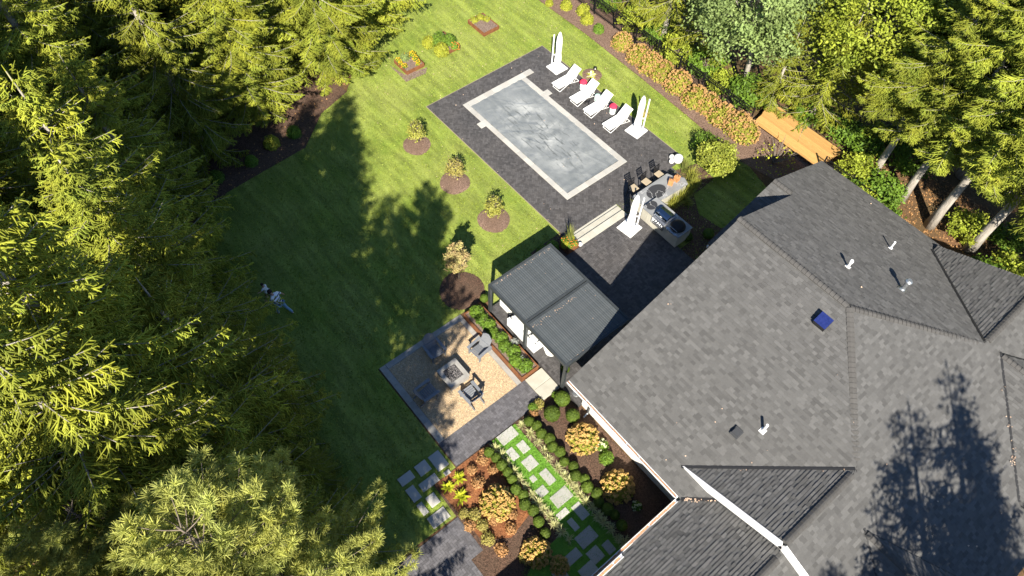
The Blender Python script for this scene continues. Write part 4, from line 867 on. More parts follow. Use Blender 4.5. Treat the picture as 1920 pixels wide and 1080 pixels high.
MB().tube([(-11.9, 21.16, 1.36), (-11.35, 21.16, 1.36)], .018, 8).build('handle', M_steel, gk); MB().bb(-11.95, -11.3, 21.0, 21.14, 1.172, 1.22).build('front_shelf', M_steel, gk)
for dx in (-.25, 0, .25): MB().tube([(-11.62 + dx, 20.999, 1.2), (-11.62 + dx, 20.96, 1.2)], .022, 8).build('knob', M_steel, gk)
def stool():
    t = thing('bar_stool', 'x', 'bar stool'); MB().cbox(-.21, .21, -.21, .21, .70, .76, .02).build('seat', M_tan, t, local=True)
    for x in (-.19, .19):
        for y in (-.19, .19): MB().bar((x * 1.08, y * 1.08, 0), (x, y, .699), .03).build('leg', M_black, t, local=True)
    MB().bar((-.2, -.2, .25), (-.2, .2, .25), .025).build('footrest', M_black, t, local=True); MB().bar((.2, -.2, .25), (.2, .2, .25), .025).build('footrest', M_black, t, local=True)
    for y in (-.2, .2): MB().bar((-.2, y, .70), (-.30, y, 1.18), .03).build('back_post', M_black, t, local=True)
    for z in (.86, .95, 1.04): MB().box((-.235 - (z - .86) * .2, 0, z), (.015, .38, .06)).build('back_slat', M_black, t, local=True)
    MB().box((-.297, 0, 1.15), (.03, .43, .07)).build('top_rail', M_black, t, local=True)
    return t
proto = stool()
for i, (px, py, lab) in enumerate(((1189.5, 353, 'black bar stool with tan seat nearest the closed umbrella'), (1213, 341.5, 'middle black bar stool of the three at the marble bar'), (1237, 327.5, 'black bar stool with tan seat at chamfered end of the bar'))):
    o = proto if i == 0 else copy_tree(proto); p = P(px, py, .76); o.location = (p.x - .05, p.y, .035); o['label'] = lab; o['group'] = 'bar stools at the marble bar'; o.rotation_euler.z = (-.05, .06, .02)[i]
for px, py, rz, lab in ((1257, 345, .5, 'tan wooden lantern standing nearer the dark oval on the bar top'), (1268, 338, .1, 'tan wooden lantern at the outer end of the marble bar')):
    p = P(px, py, .96); t = thing('wood_lantern', lab, 'lantern', (p.x, p.y, .956), rz, 'tan lanterns on the bar')
    MB().bb(-.13, .13, -.13, .13, 0, .03).build('base', M_terra, t, local=True)
    for x in (-.11, .11):
        for y in (-.11, .11): MB().bb(x - .018, x + .018, y - .018, y + .018, .031, .30).build('corner_post', M_terra, t, local=True)
    MB().bb(-.09, .09, -.09, .09, .032, .29).build('side_panel', M_terra, t, local=True)
    MB().cbox(-.14, .14, -.14, .14, .301, .335, .01).build('lid', M_terra, t, local=True); MB().tube([(-.09, 0, .336), (-.06, 0, .43), (.06, 0, .43), (.09, 0, .336)], .012, 6).build('handle', M_black, t, local=True)
# ------------------------------------------------------------------ raised beds on the lawn, planter at the steps
def steelbed(label, x0, x1, y0, y1, h, z=0.0, name='raised_bed'):
    t = thing(name, label, 'raised bed', ((x0 + x1) / 2, (y0 + y1) / 2, z))
    for a in ((x0, x1, y0, y0 + .04), (x0, x1, y1 - .04, y1), (x0, x0 + .04, y0 + .041, y1 - .041), (x1 - .04, x1, y0 + .041, y1 - .041)): MB().bb(*a, z, z + h).build('steel_panel', M_corten, t)
    MB().bb(x0 + .041, x1 - .041, y0 + .041, y1 - .041, z + .02, z + h - .05).build('soil', M_soil, t); return t
steelbed('rusty square raised bed farthest up the lawn, yellow plants at its rear', -32.62, -30.88, 23.98, 25.25, .28)
steelbed('rusty square raised bed with marigolds beside the tall conifers', -32.3, -30.88, 17.9, 19.22, .28)
steelbed('overgrown rusty raised bed mostly hidden under bright green plants', -32.7, -30.9, 20.75, 22.05, .26)
sheet('bare_soil_patch', [(-32.3, 17.55), (-30.4, 17.5), (-30.3, 18.9), (-30.7, 19.3), (-31.0, 17.8)], 0.03, M_soil)
steelbed('small rusty planter box with grass and red flowers at the steps', -15.05, -14.32, 16.55, 17.22, .52, name='flower_planter')
# ------------------------------------------------------------------ timber platform, fence, drum
tp = thing('timber_platform', 'long orange timber plank platform behind the fence by the roof corner', 'platform', (-12.2, 32.5, 0))
ty0, ty1, nP = 31.60, 33.62, 14
for k in range(nP):
    a = ty0 + (ty1 - ty0) * k / nP; xa = -14.55 - .4 * k / nP + rnd.uniform(-.02, .02); xb = -9.98 + .28 * k / nP + rnd.uniform(-.02, .02)
    MB().bb(xa, xb, a + .004, a + (ty1 - ty0) / nP - .004, .46, .50 + rnd.uniform(-.002, .002)).build('plank', M_timber, tp)
for y in (31.63, 32.6, 33.55): MB().bb(-14.5, -10.0, y - .02, y + .02, .30, .458).build('joist', M_timber, tp)
for x in (-14.4, -12.2, -10.1):
    for y in (31.66, 33.52): MB().bb(x - .05, x + .05, y - .05 + .08, y + .05 + .08, 0, .457).build('post', M_timber, tp)
for k in range(9): MB().bb(-9.93, -9.90, 31.66 + k * .21, 31.70 + k * .21, .02, .45).build('skirt_slat', M_timber, tp)
def fence(label, xa, xb, y):
    t = thing('picket_fence', label, 'fence', ((xa + xb) / 2, y, 0)); n = round((xb - xa) / 1.85)
    for k in range(n + 1):
        x = xa + (xb - xa) * k / n; b = MB(); b.bb(x - .035, x + .035, y - .035, y + .035, 0, 1.45); b.cbox(x - .045, x + .045, y - .045, y + .045, 1.45, 1.49, .02); b.build('post', M_black, t)
    for z in (.18, 1.10, 1.32): MB().bb(xa, xb, y - .016, y + .016, z, z + .035).build('rail', M_black, t)
    b = MB(); x = xa + .1
    while x < xb: b.bb(x - .009, x + .009, y - .0085, y + .0085, .05, 1.40); x += .1
    b.build('pickets', M_black, t, kind='stuff')
fence('black metal picket fence behind the rust coloured hydrangeas', -34.0, -14.75, 31.35); fence('short black picket fence run past the timber platform', -9.75, -6.1, 31.5)
p = P(1077, 741, .2); gd = thing('metal_drum', 'silver galvanised metal drum in dark bed by the house corner', 'drum', (p.x, p.y + .1, .02))
MB().lathe((p.x, p.y + .1, .02), [(.17, 0), (.19, .04), (.19, .40), (.175, .44)], 20).build('body', M_galv, gd)
for z in (.1, .3): MB().lathe((p.x, p.y + .1, .02), [(.196, z), (.202, z + .015), (.196, z + .03)], 20).build('hoop', M_galv, gd)
MB().tube([(p.x - .19, p.y + .1, .42), (p.x - .30, p.y + .08, .40), (p.x - .30, p.y + .08, .24), (p.x - .19, p.y + .1, .22)], .02, 7).build('handle', M_galv, gd)
# ------------------------------------------------------------------ people
def skin_mesh(name, verts, edges, rad, mat, parent, sub=2, root=0):
    me = bpy.data.meshes.new(name); me.from_pydata(verts, edges, []); me.materials.append(mat); o = link(name, me, parent)
    m = o.modifiers.new('skin', 'SKIN'); m.use_smooth_shade = True
    for i, r in enumerate(rad): me.skin_vertices[0].data[i].radius = r if isinstance(r, tuple) else (r, r)
    me.skin_vertices[0].data[root].use_root = True
    s = o.modifiers.new('sub', 'SUBSURF'); s.levels = sub; s.render_levels = sub; return o
def person(label, loc, rz, scale, shirt, legs_mat, hair, pose):
    t = thing('person', label, 'person', loc, rz); t.scale = (scale,) * 3
    J = pose
    names = list(J); idx = {n: i for i, n in enumerate(names)}
    E = [('hip', 'waist'), ('waist', 'chest'), ('chest', 'neck'), ('neck', 'chin'), ('chin', 'head')]
    R = dict(hip=.135, waist=.115, chest=.14, neck=.055, chin=.075, head=.10)
    for s in 'LR':
        E += [('chest', 'sho' + s), ('sho' + s, 'elb' + s), ('elb' + s, 'wri' + s), ('wri' + s, 'palm' + s), ('hip', 'thi' + s), ('thi' + s, 'kne' + s), ('kne' + s, 'ank' + s), ('ank' + s, 'toe' + s)]
        R.update({'sho' + s: .065, 'elb' + s: .042, 'wri' + s: .028, 'palm' + s: (.04, .018), 'thi' + s: .085, 'kne' + s: .056, 'ank' + s: .038, 'toe' + s: .034})
    body = skin_mesh('body', [J[n] for n in names], [(idx[a], idx[b]) for a, b in E], [R[n] for n in names], M_skin, t, root=idx['hip'])
    for s in 'LR':                                                   # fingers rooted in the palm
        pv, wv = Vector(J['palm' + s]), Vector(J['wri' + s]); d = (pv - wv).normalized(); sd_ = d.cross(Vector((0, 0, 1))).normalized() if abs(d.z) < .95 else Vector((1, 0, 0))
        for k in range(5):
            f = [pv + sd_ * (k - 1.5) * .02, pv + sd_ * (k - 1.5) * .022 + d * (.045 + .008 * (k in (1, 2))), pv + sd_ * (k - 1.5) * .021 + d * (.075 + .012 * (k in (1, 2))) + Vector((.01, 0, -.012))] if k < 4 else [wv + d * .02 - sd_ * .03, wv + d * .05 - sd_ * .055, wv + d * .08 - sd_ * .06]
            skin_mesh('finger' if k < 4 else 'thumb', f, [(0, 1), (1, 2)], [.010, .009, .007], M_skin, body, 1)
    sn = ['hip', 'waist', 'chest', 'shoL', 'elbL', 'shoR', 'elbR', 'neck']; si = {n: i for i, n in enumerate(sn)}
    V = [Vector(J[n]) for n in sn]; V[7] = V[2].lerp(V[7], .6); V[4] = V[3].lerp(V[4], .85); V[6] = V[5].lerp(V[6], .85)
    skin_mesh('shirt', V, [(0, 1), (1, 2), (2, 3), (3, 4), (2, 5), (5, 6), (2, 7)], [.165, .150, .170, .088, .064, .088, .064, .08], shirt, t, root=1)
    ln = ['hip', 'thiL', 'kneL', 'ankL', 'thiR', 'kneR', 'ankR']; V = [Vector(J[n]) for n in ln]
    k_end = 3 if legs_mat[1] else 2
    if legs_mat[1]: skin_mesh('trousers', V, [(0, 1), (1, 2), (2, 3), (0, 4), (4, 5), (5, 6)], [.155, .108, .076, .058, .108, .076, .058], legs_mat[0], t)
    else: skin_mesh('shorts', [V[0], V[1], V[1].lerp(V[2], .7), V[4], V[4].lerp(V[5], .7)], [(0, 1), (1, 2), (0, 3), (3, 4)], [.15, .105, .085, .105, .085], legs_mat[0], t)
    for s in 'LR':
        a, b = Vector(J['ank' + s]), Vector(J['toe' + s]); skin_mesh('shoe', [a + Vector((0, 0, -.035)) - (b - a) * .25, a.lerp(b, .5) + Vector((0, 0, -.02)), b + (b - a) * .2], [(0, 1), (1, 2)], [(.045, .04), (.048, .038), (.038, .028)], M_shoe, t, 1)
    h = Vector(J['head']); c = Vector(J['chin']); up = (h - Vector(J['neck'])).normalized(); fwd = Vector((0, 1, 0)) - up * up.y; fwd.normalize(); sd_ = up.cross(fwd)
    bm = MB(); n = 14
    for i in range(8):
        for k in range(n):
            a = 2 * PI * k / n; ph = PI * .60 * i / 7; lim = 1.0
            d = up * math.cos(ph) + (fwd * math.cos(a) + sd_ * math.sin(a)) * math.sin(ph)
            if math.cos(a) > .3 and i > 4: d = up * math.cos(PI * .60 * 4 / 7) + (fwd * math.cos(a) + sd_ * math.sin(a)) * math.sin(PI * .60 * 4 / 7)
            bm.v.append(tuple(h + up * .012 - fwd * .012 + d * .118))
    for i in range(7):
        for k in range(n): j = (k + 1) % n; bm.f.append((i * n + k, (i + 1) * n + k, (i + 1) * n + j, i * n + j)); bm.t.append(.5)
    bm.build('hair', hair, t, local=True, smooth=True)
    fc = (h + c) / 2 + fwd * .098
    MB().lathe((0, 0, 0), [(.012, -.02), (.016, -.01), (.006, .02)], 8).build('nose', M_skin, t, local=True).location = fc + fwd * .0
    for s in (-1, 1):
        MB().lathe((0, 0, 0), [(.004, -.010), (.012, 0), (.004, .010)], 8).build('eye', M_black, t, local=True).location = fc + sd_ * s * .034 + up * .03 - fwd * .012
        MB().lathe((0, 0, 0), [(.006, -.025), (.018, 0), (.008, .025)], 8).build('ear', M_skin, t, local=True).location = (h + c) / 2 + sd_ * s * .098
    MB().box((0, 0, 0), (.045, .008, .010)).build('mouth', M_red, t, local=True).location = fc - up * .045 - fwd * .006
    return t
# local +Y is the way they face
adult = dict(hip=(0, 0, .92), waist=(0, .05, 1.06), chest=(0, .14, 1.30), neck=(0, .24, 1.47), chin=(0, .29, 1.54), head=(0, .31, 1.63),
             shoL=(-.19, .15, 1.38), elbL=(-.30, .24, 1.14), wriL=(-.24, .46, 1.05), palmL=(-.22, .54, 1.04), shoR=(.19, .15, 1.38), elbR=(.34, .02, 1.20), wriR=(.44, .04, .98), palmR=(.46, .06, .90),
             thiL=(-.10, .03, .84), kneL=(-.11, .22, .48), ankL=(-.11, .20, .08), toeL=(-.12, .34, .05), thiR=(.10, -.03, .84), kneR=(.12, -.14, .47), ankR=(.14, -.42, .14), toeR=(.14, -.34, .04))
pA = P(534, 588, 0)
ta = person('person in blue striped white shirt and blue jeans striding on the lawn', (pA.x - .05, pA.y, .012), math.radians(118), 1.04, M_stripe, (M_jean, True), M_hair, adult)
child = dict(hip=(0, 0, .80), waist=(0, .03, .95), chest=(0, .07, 1.20), neck=(0, .10, 1.37), chin=(0, .15, 1.45), head=(0, .15, 1.58),
             shoL=(-.18, .07, 1.27), elbL=(-.40, .12, 1.20), wriL=(-.58, .18, 1.34), palmL=(-.65, .20, 1.38), shoR=(.18, .07, 1.27), elbR=(.28, .10, 1.02), wriR=(.26, .26, .88), palmR=(.26, .32, .83),
             thiL=(-.10, .0, .74), kneL=(-.11, .12, .42), ankL=(-.11, .06, .08), toeL=(-.12, .22, .05), thiR=(.10, .0, .74), kneR=(.11, -.04, .42), ankR=(.11, -.14, .10), toeR=(.12, .0, .04))
pC = P(505, 556, 0)
person('small person in loose white top with one arm raised, just ahead of striped shirt', (pC.x, pC.y, .012), math.radians(128), .66, M_wtop, (M_wtop, False), M_hair, child)
#%%SPLIT
# ------------------------------------------------------------------ conifers
def join_geo(parts):
    Vs, Fs, Ts, off = [], {}, {}, 0
    for V, F, T in parts:
        for f, t in (zip(F, T) if isinstance(F, list) else ((F, T),)):
            Fs.setdefault(f.shape[1], []).append(f + off); Ts.setdefault(f.shape[1], []).append(t)
        Vs.append(V); off += len(V)
    ks = list(Fs); return np.concatenate(Vs), [np.concatenate(Fs[k]) for k in ks], [np.concatenate(Ts[k]) for k in ks]
def spruce(seed, H, R, z0, droop, mat, step=.36, twig=.09, lat=.62, wid=.056, per=(4, 7), dens=1.0, lift=.35, top=.8, tr0=.018):
    rng = np.random.default_rng(seed); tr = MB(); bend = rng.normal(0, .10, 2)
    axis = lambda z: np.array([bend[0] * math.sin(z / H * 3) * z / H, bend[1] * math.sin(z / H * 2.3) * z / H])
    zs = np.linspace(0, H, 12); r0 = tr0 * H
    tr.tube([(*axis(z), z) for z in zs], [max(.012, r0 * (1 - z / H) ** .9 + (.08 * math.exp(-z / .4))) for z in zs], 9)
    A, B, Wd, Td = [], [], [], []; z = z0
    while z < H - .25:
        t = (z - z0) / (H - z0); prof = R * ((1 - t) ** top) * (.62 + .38 * min(1, t * 5)) 
        for k in range(rng.integers(*per)):
            az = rng.uniform(0, 2 * PI); L = prof * rng.uniform(.55, 1.15) + .22; zz = z + rng.uniform(-.2, .2)
            n = max(4, int(L / twig)); u = np.linspace(0.06, 1, n); sag = rng.uniform(.7, 1.3)
            rad = u * L; dz = L * (lift * (t * 1.6 - .35) * u + (-.30 * (1 - t) * u + .22 * (1 - t) * u ** 3) * sag)
            aa = az + rng.normal(0, .10) * u; ax = axis(min(zz, H))
            pts = np.stack([ax[0] + rad * np.cos(aa), ax[1] + rad * np.sin(aa), zz + dz], 1)
            if L > .8:
                ii = np.linspace(0, n - 1, 4).astype(int); tr.tube([(*ax, zz)] + [tuple(pts[i]) for i in ii[1:]], [.010 + .011 * L / 2, .009 + .007 * L / 2, .007 + .004 * L / 2, .006], 3, cap=False)
            f = unit(np.gradient(pts, axis=0)); side = unit(np.cross(f, [0, 0, 1.0])); tb = rng.uniform(.25, .75)
            for s in (-1, 1):
                keep = (rng.random(n) < .92 * dens) & (u > .12); l = (np.minimum(lat, .14 + .55 * (L - rad)) * rng.uniform(.35, 1.25, n))[keep]; m = keep.sum()
                if m == 0: continue
                d = unit(f[keep] * .70 + s * side[keep] * rng.uniform(.55, .95, (m, 1)) + np.array([[0, 0, -1.0]]) * (droop * rng.uniform(.4, 1.5, (m, 1))) + rng.normal(0, .17, (m, 3)))
                p0 = pts[keep] + f[keep] * rng.uniform(-.06, .06, (m, 1)) + rng.normal(0, .012, (m, 3)); p1 = p0 + d * l[:, None]; tt = np.clip(tb + rng.uniform(-.25, .3, m), 0, 1)
                A.append(p0); B.append(p1); Wd.append(np.full(m, wid) * rng.uniform(.8, 1.3, m)); Td.append(tt)
                for q in (.3, .55, .78):
                    for s2 in (-1, 1):
                        k2 = (rng.random(m) < .8 * dens) & (l > .16); mm = k2.sum()
                        if mm == 0: continue
                        pp = p0[k2] + d[k2] * (l[k2] * q)[:, None]; sd2 = unit(np.cross(d[k2], np.array([[0, 0, 1.0]]) + .2 * f[keep][k2]))
                        d2 = unit(d[k2] * .75 + s2 * sd2 * .7 + np.array([[0, 0, -1.0]]) * (droop * rng.uniform(.2, 1.9, (mm, 1))) + rng.normal(0, .18, (mm, 3))); l2 = l[k2] * (1.05 - q) * rng.uniform(.4, .8, mm) + .05
                        A.append(pp); B.append(pp + d2 * l2[:, None]); Wd.append(np.full(mm, wid * .82)); Td.append(np.clip(tt[k2] + rng.uniform(-.15, .25, mm), 0, 1))
            A.append(pts[-2:-1]); B.append(pts[-1:] + f[-1:] * .12); Wd.append(np.array([wid])); Td.append(np.array([tb]))
        z += step * (.75 + .5 * rng.random()) * (.65 + .35 * (1 - t))
    A.append(np.array([[*axis(H), H - .5]])); B.append(np.array([[*axis(H), H + .25]])); Wd.append(np.array([.07])); Td.append(np.array([.6]))
    V, F, T = seg_geo(np.concatenate(A), np.concatenate(B), np.concatenate(Wd), np.concatenate(Td))
    return tr.mesh('trunk', M_bark, smooth=True), np_mesh('crown', V, F, T, mat)
def pine(seed, H, R, z0, mat, step=.75, tuftr=.18, nn=40, keepf=1.0):
    rng = np.random.default_rng(seed); tr = MB(); zs = np.linspace(0, H, 12); bend = rng.normal(0, .2, 2); axis = lambda z: np.array([bend[0] * math.sin(z / H * 3) * z / H, bend[1] * math.sin(z / H * 2.3) * z / H])
    tr.tube([(*axis(z), z) for z in zs], [max(.015, .015 * H * (1 - z / H) ** 1.15) for z in zs], 9); C_, D_, T_, A, B = [], [], [], [], []; z = z0
    while z < H - .2:
        t = (z - z0) / (H - z0); prof = R * (1 - t) ** .7 * (.65 + .35 * min(1, t * 4))
        for k in range(rng.integers(4, 7)):
            az = rng.uniform(0, 2 * PI); L = prof * rng.uniform(.6, 1.15) + .3; n = max(4, int(L / .16)); u = np.linspace(.1, 1, n); rad = u * L; zz = z + rng.uniform(-.3, .3); ax = axis(min(zz, H))
            dz = L * ((.12 + .5 * t) * u - .10 * np.sin(u * PI) + .12 * u ** 3); aa = az + rng.normal(0, .12) * u
            pts = np.stack([ax[0] + rad * np.cos(aa), ax[1] + rad * np.sin(aa), zz + dz], 1); ii = np.linspace(0, n - 1, 4).astype(int)
            tr.tube([(*ax, zz)] + [tuple(pts[i]) for i in ii[1:]], [.012 + .008 * L / 2, .009 + .005 * L / 2, .008, .006], 4, cap=False)
            f = unit(np.gradient(pts, axis=0)); side = unit(np.cross(f, [0, 0, 1.0])); tb = rng.uniform(.3, .7)
            for s in (-1, 1):
                keep = (u > (.28 if t < .6 else .1)) & (rng.random(n) < keepf); m = keep.sum(); l = np.minimum(.75, .18 + .45 * (L - rad[keep])) * rng.uniform(.6, 1.1, m)
                d = unit(f[keep] * .8 + s * side[keep] * rng.uniform(.4, .9, (m, 1)) + np.array([[0, 0, 1.0]]) * rng.uniform(-.05, .35, (m, 1))); p1 = pts[keep] + d * l[:, None]
                A.append(pts[keep]); B.append(p1)
                C_.append(p1); D_.append(d); T_.append(np.clip(tb + rng.uniform(-.25, .25, m), 0, 1))
                h = l > .35; C_.append(pts[keep][h] + d[h] * (l[h] * .55)[:, None] + side[keep][h] * (s * .07)); D_.append(unit(d[h] + s * side[keep][h] * .5)); T_.append(np.clip(tb + rng.uniform(-.25, .25, h.sum()), 0, 1))
            C_.append(pts[-1:]); D_.append(f[-1:]); T_.append(np.array([tb]))
        z += step * rng.uniform(.75, 1.25) * (.3 + .7 * (1 - t))
    P0, D, T = np.concatenate(C_), np.concatenate(D_), np.concatenate(T_); n = len(P0)
    base = np.repeat(P0, nn, 0); dd = np.repeat(D, nn, 0); r = unit(rng.normal(size=base.shape)); dirs = unit(dd * rng.uniform(.15, 1.0, (len(base), 1)) + r * .8 + np.array([[0, 0, .18]])); ln = tuftr * rng.uniform(.75, 1.15, (len(base), 1))
    sx = unit(np.cross(dirs, rng.normal(size=base.shape))) * .0105; base = base - dd * rng.uniform(0, .10, (len(base), 1))
    V = np.stack([base - sx, base + sx, base + dirs * ln + sx * .3, base + dirs * ln - sx * .3], 1).reshape(-1, 3); F = np.arange(len(base) * 4).reshape(-1, 4)
    tb = np.clip(np.repeat(T, nn) + rng.uniform(-.15, .15, len(base)), 0, 1)
    s = seg_geo(np.concatenate(A), np.concatenate(B), np.full(sum(map(len, A)), .02), np.full(sum(map(len, A)), .2))
    return tr.mesh('trunk', M_twig, smooth=True), np_mesh('crown', *join_geo([(V, F, tb)]), mat)
def broadleaf(seed, H, R, z0, mat, nleaf, lsize, clumps=150, spread=.42, lean=(0, 0), aspect=1.8, hang=.3, bark=None):
    rng = np.random.default_rng(seed); tr = MB(); forks = []; top = np.array([lean[0], lean[1], H * .55])
    tr.tube([(0, 0, 0), (top[0] * .3 + .05, top[1] * .3, H * .22), tuple(top * [.7, .7, .72]), tuple(top)], [.017 * H, .013 * H, .010 * H, .007 * H], 9)
    cen = np.array([lean[0] * 1.2, lean[1] * 1.2, (z0 + H) / 2]); Pc = []
    for k in range(clumps):
        v = unit(rng.normal(size=3)) * rng.uniform(.35, 1.0) ** .6; v[2] *= 1; p = cen + v * np.array([R, R, (H - z0) / 2]); Pc.append(p)
        if k % 3 == 0:
            st = top * rng.uniform(.45, 1.0); md = (st + p) / 2 + rng.normal(0, .2, 3); tr.tube([tuple(st), tuple(md), tuple(p)], [.03, .02, .008], 4, cap=False)
    Pc = np.array(Pc); w = rng.integers(0, clumps, nleaf); tb = rng.uniform(.2, .8, clumps)
    pos = Pc[w] + rng.normal(size=(nleaf, 3)) * np.array([spread, spread, spread * .55]) * rng.uniform(.5, 1.2, (clumps, 1))[w]
    nrm = unit(rng.normal(size=(nleaf, 3)) * .7 + np.array([0, 0, .8]) + unit(pos - cen) * .4); V, F, T = leaf_geo(pos, nrm, lsize, rng, aspect); T = np.clip(tb[w] + rng.uniform(-.25, .25, nleaf), 0, 1)
    return tr.mesh('trunk', bark or M_bark, smooth=True), np_mesh('crown', V, F, T, mat)
SPR = [spruce(11, 18, 3.7, 1.0, .75, M_spr), spruce(12, 16, 3.3, .8, .9, M_spr), spruce(13, 19, 3.5, 1.5, .6, M_spr, lat=.7)]
HEML = spruce(24, 14, 4.2, .7, .45, M_spr2, step=.42, lat=.85, wid=.064, lift=.2, top=.62)
HEM = [spruce(21, 15, 4.0, 5.4, .35, M_spr2, step=.40, lat=.8, wid=.064, lift=.30, tr0=.0155), spruce(22, 14, 4.3, 4.8, .5, M_spr2, step=.42, lat=.85, wid=.064, lift=.2, top=.65, tr0=.016)]
OPEN2 = spruce(25, 16, 3.4, 2.0, .5, M_spr, step=.62, twig=.12, lat=.7, wid=.075, per=(3, 6), dens=.85)
OPEN = spruce(23, 10, 2.6, 1.0, .9, M_spr, step=.5, dens=.8)
PIN = [pine(31, 20, 3.9, 8.0, M_pine), pine(32, 19, 4.2, 6.5, M_pine)]
LOC = broadleaf(41, 11, 3.4, 3.0, M_loc, 26000, .105, clumps=170, spread=.40, lean=(-.8, -.3))
YEL = broadleaf(42, 13, 4.8, 2.5, M_yel, 46000, .12, clumps=330, spread=.5)
SAP = broadleaf(43, 5, 1.7, 1.0, M_yel, 5000, .11, clumps=60, spread=.32)
def tree(meshes, x, y, h, hm, rz, label, name='spruce_tree', cat='tree', group=None, wide=1.0):
    s = h / hm; t = thing(name, label, cat, (x, y, 0), rz, group); t.scale = (s * wide, s * wide, s); link('trunk', meshes[0], t); link('crown', meshes[1], t); return t
#%%TREES
TR = [
 (HEML, -36.6, 18.6, 12, 14, 'bright conifer over the lawn top, closest to the marigold bed', 1.15), (HEML, -34.4, 14.4, 12, 14, 'bright conifer left of the marigold bed, at edge of dark mulch', 1.2),
 (HEML, -40.5, 16.5, 15, 14, 'tall conifer at top edge of the photo behind the bright pair', 1.2), (SPR[0], -40.5, 22.0, 12, 18, 'conifer cut off by the photo top, rightmost of the left wood', 1.3),
 (HEML, -37.2, 11.0, 14, 14, 'conifer at photo top, third of the sunlit row counting from the lawn', 1.2), (SPR[2], -47, 14, 18, 19, 'distant spruce peeping over the bright row at top edge', 1.2), (HEML, -42, 11.5, 16, 14, 'conifer behind the sunlit row at top edge of the photo', 1.1),
 (SPR[2], -33.4, 8.9, 13.5, 19, 'dark spruce rising from the shaded mulch at upper left', 1.5), (SPR[0], -40, 5.5, 18, 18, 'tall spruce in upper left corner, with narrow lit spire', 1.25),
 (SPR[1], -32.6, 5.2, 14, 16, 'spruce left of the small bright shrubs in mulch', 1.4), (SPR[0], -37, -1.0, 19, 18, 'spruce at left edge of the photo, a third of the way down', 1.25),
 (SPR[2], -31.2, .4, 17, 19, 'dark spruce facing the striding person, left of shaded lawn', 1.35), (SPR[1], -27.6, 1.2, 12, 16, 'lower spruce at the lawn edge nearest the two people', 1.5),
 (SPR[0], -32.5, -6.0, 20, 18, 'tall spruce on the left edge at mid height of photo', 1.25), (SPR[2], -26, -4.5, 20, 19, 'big spruce with spreading lit boughs at left middle', 1.35),
 (SPR[1], -23.2, -.6, 15, 16, 'spruce with boughs out over dark lawn below the people', 1.4), (SPR[0], -20.5, -5.2, 20, 18, 'large spruce with cones at lower left of the photo', 1.3),
 (SPR[2], -18.4, -1.0, 15.5, 19, 'spruce reaching over the lawn left of the fire pit terrace', 1.5), (SPR[1], -14.4, -.8, 14, 16, 'spruce at lower left whose tips near the lawn stepping stones', 1.35),
 (SPR[0], -15.5, -6.5, 20, 18, 'tall spruce behind the pines at lower left corner', 1.3), (SPR[1], -27, -11, 20, 16, 'spruce in the far lower left corner of photo', 1.2), (SPR[2], -13.2, -2.4, 20.5, 19, 'tall spruce tucked behind the bottom pine boughs', 1.3),
 (SPR[0], -10.9, -3.4, 20, 18, 'tall spruce between the pale pine and the lawn edge', 1.2),
 (SPR[0], -45, -1, 20, 18, 'spruce outermost at the upper left edge', 1.2), (SPR[1], -22, -11, 20, 16, 'spruce below left corner, mostly outside the photo', 1.2), (SPR[1], -9.0, -1.0, 8.5, 16, 'short spruce beside the lower lawn edge, left of the bottom walk', 1.8),
 (SPR[1], -4.8, -5.2, 20.5, 16, 'spruce out of frame just below the bottom pines', 1.15), (SPR[0], -1.4, -4.9, 21, 18, 'spruce out of frame below the garden bed', .85), (SPR[0], -2.5, -14, 15, 18, 'unseen spruce added behind the camera to block sky, tall', 1.35), (SPR[1], 3, -13, 15, 16, 'unseen spruce added behind the bottom pines to block sky', 1.3), (SPR[0], 7, -15, 15, 18, 'unseen spruce added below the bottom edge to block sky', 1.3), (SPR[2], -.2, -9.4, 17, 19, 'unseen sky blocking spruce added closest below the bottom edge', 1.3),  # last four spruces are unseen, added to block sky light over the lawn
 (SPR[0], -36.5, -11, 20, 18, 'spruce at left edge low in the photo', 1.2), (SPR[2], -45, 7.5, 19, 19, 'spruce at the top left behind the narrow lit spire', 1.2), (SPR[1], -29, -7.5, 18, 16, 'spruce between two tall ones at the left edge middle', 1.25), (SPR[2], -36.5, 3.0, 17, 19, 'spruce left of dark mulch, behind the shaded front row', 1.3),
]
for k, (ms, x, y, h, hm, lab, wd) in enumerate(TR): tree(ms, x, y, h, hm, k * 2.4, lab, group='spruces of the left wood', wide=wd)
for k, (x, y, h) in enumerate(((-38, 8.5, 8), (-35.5, 1.2, 9), (-34.2, -3.5, 9), (-30.0, 2.6, 6.5), (-29.3, -3.5, 9), (-25.5, .2, 6.5), (-23.8, -4.0, 9), (-20.8, -1.5, 7), (-17.2, -4.2, 9), (-16.2, -.6, 6), (-12.8, -4.6, 10), (-11.9, .1, 5), (-39.5, 13.5, 8), (-43.0, 7.0, 10))): tree(SPR[k % 3], x, y, h, (18, 16, 19)[k % 3], k * 1.3, 'young understorey spruce of the left wood, ' + ORD[k] + ' in the gaps', group='young spruces under the left wood', wide=1.7)
for k, (ms, x, y, h, hm, lab) in enumerate(((PIN[0], -5.4, -2.0, 18.5, 20, 'soft needled pine at bottom centre, boughs over the lower walk'), (PIN[1], -9.6, -4.6, 13.5, 19, 'pale pine with bursting needle tufts at the bottom left'), (PIN[0], -13.0, -9.5, 18.5, 20, 'pale pine in the very bottom left corner'), (PIN[1], -5.2, -8.6, 21, 19, 'pine behind the bottom pines shading the lawn'))):
    tree(ms, x, y, h, hm, 1.3 * k + .4, lab, 'pine_tree', 'tree', 'pines at the bottom', 1.35 if k == 1 else 1.0)
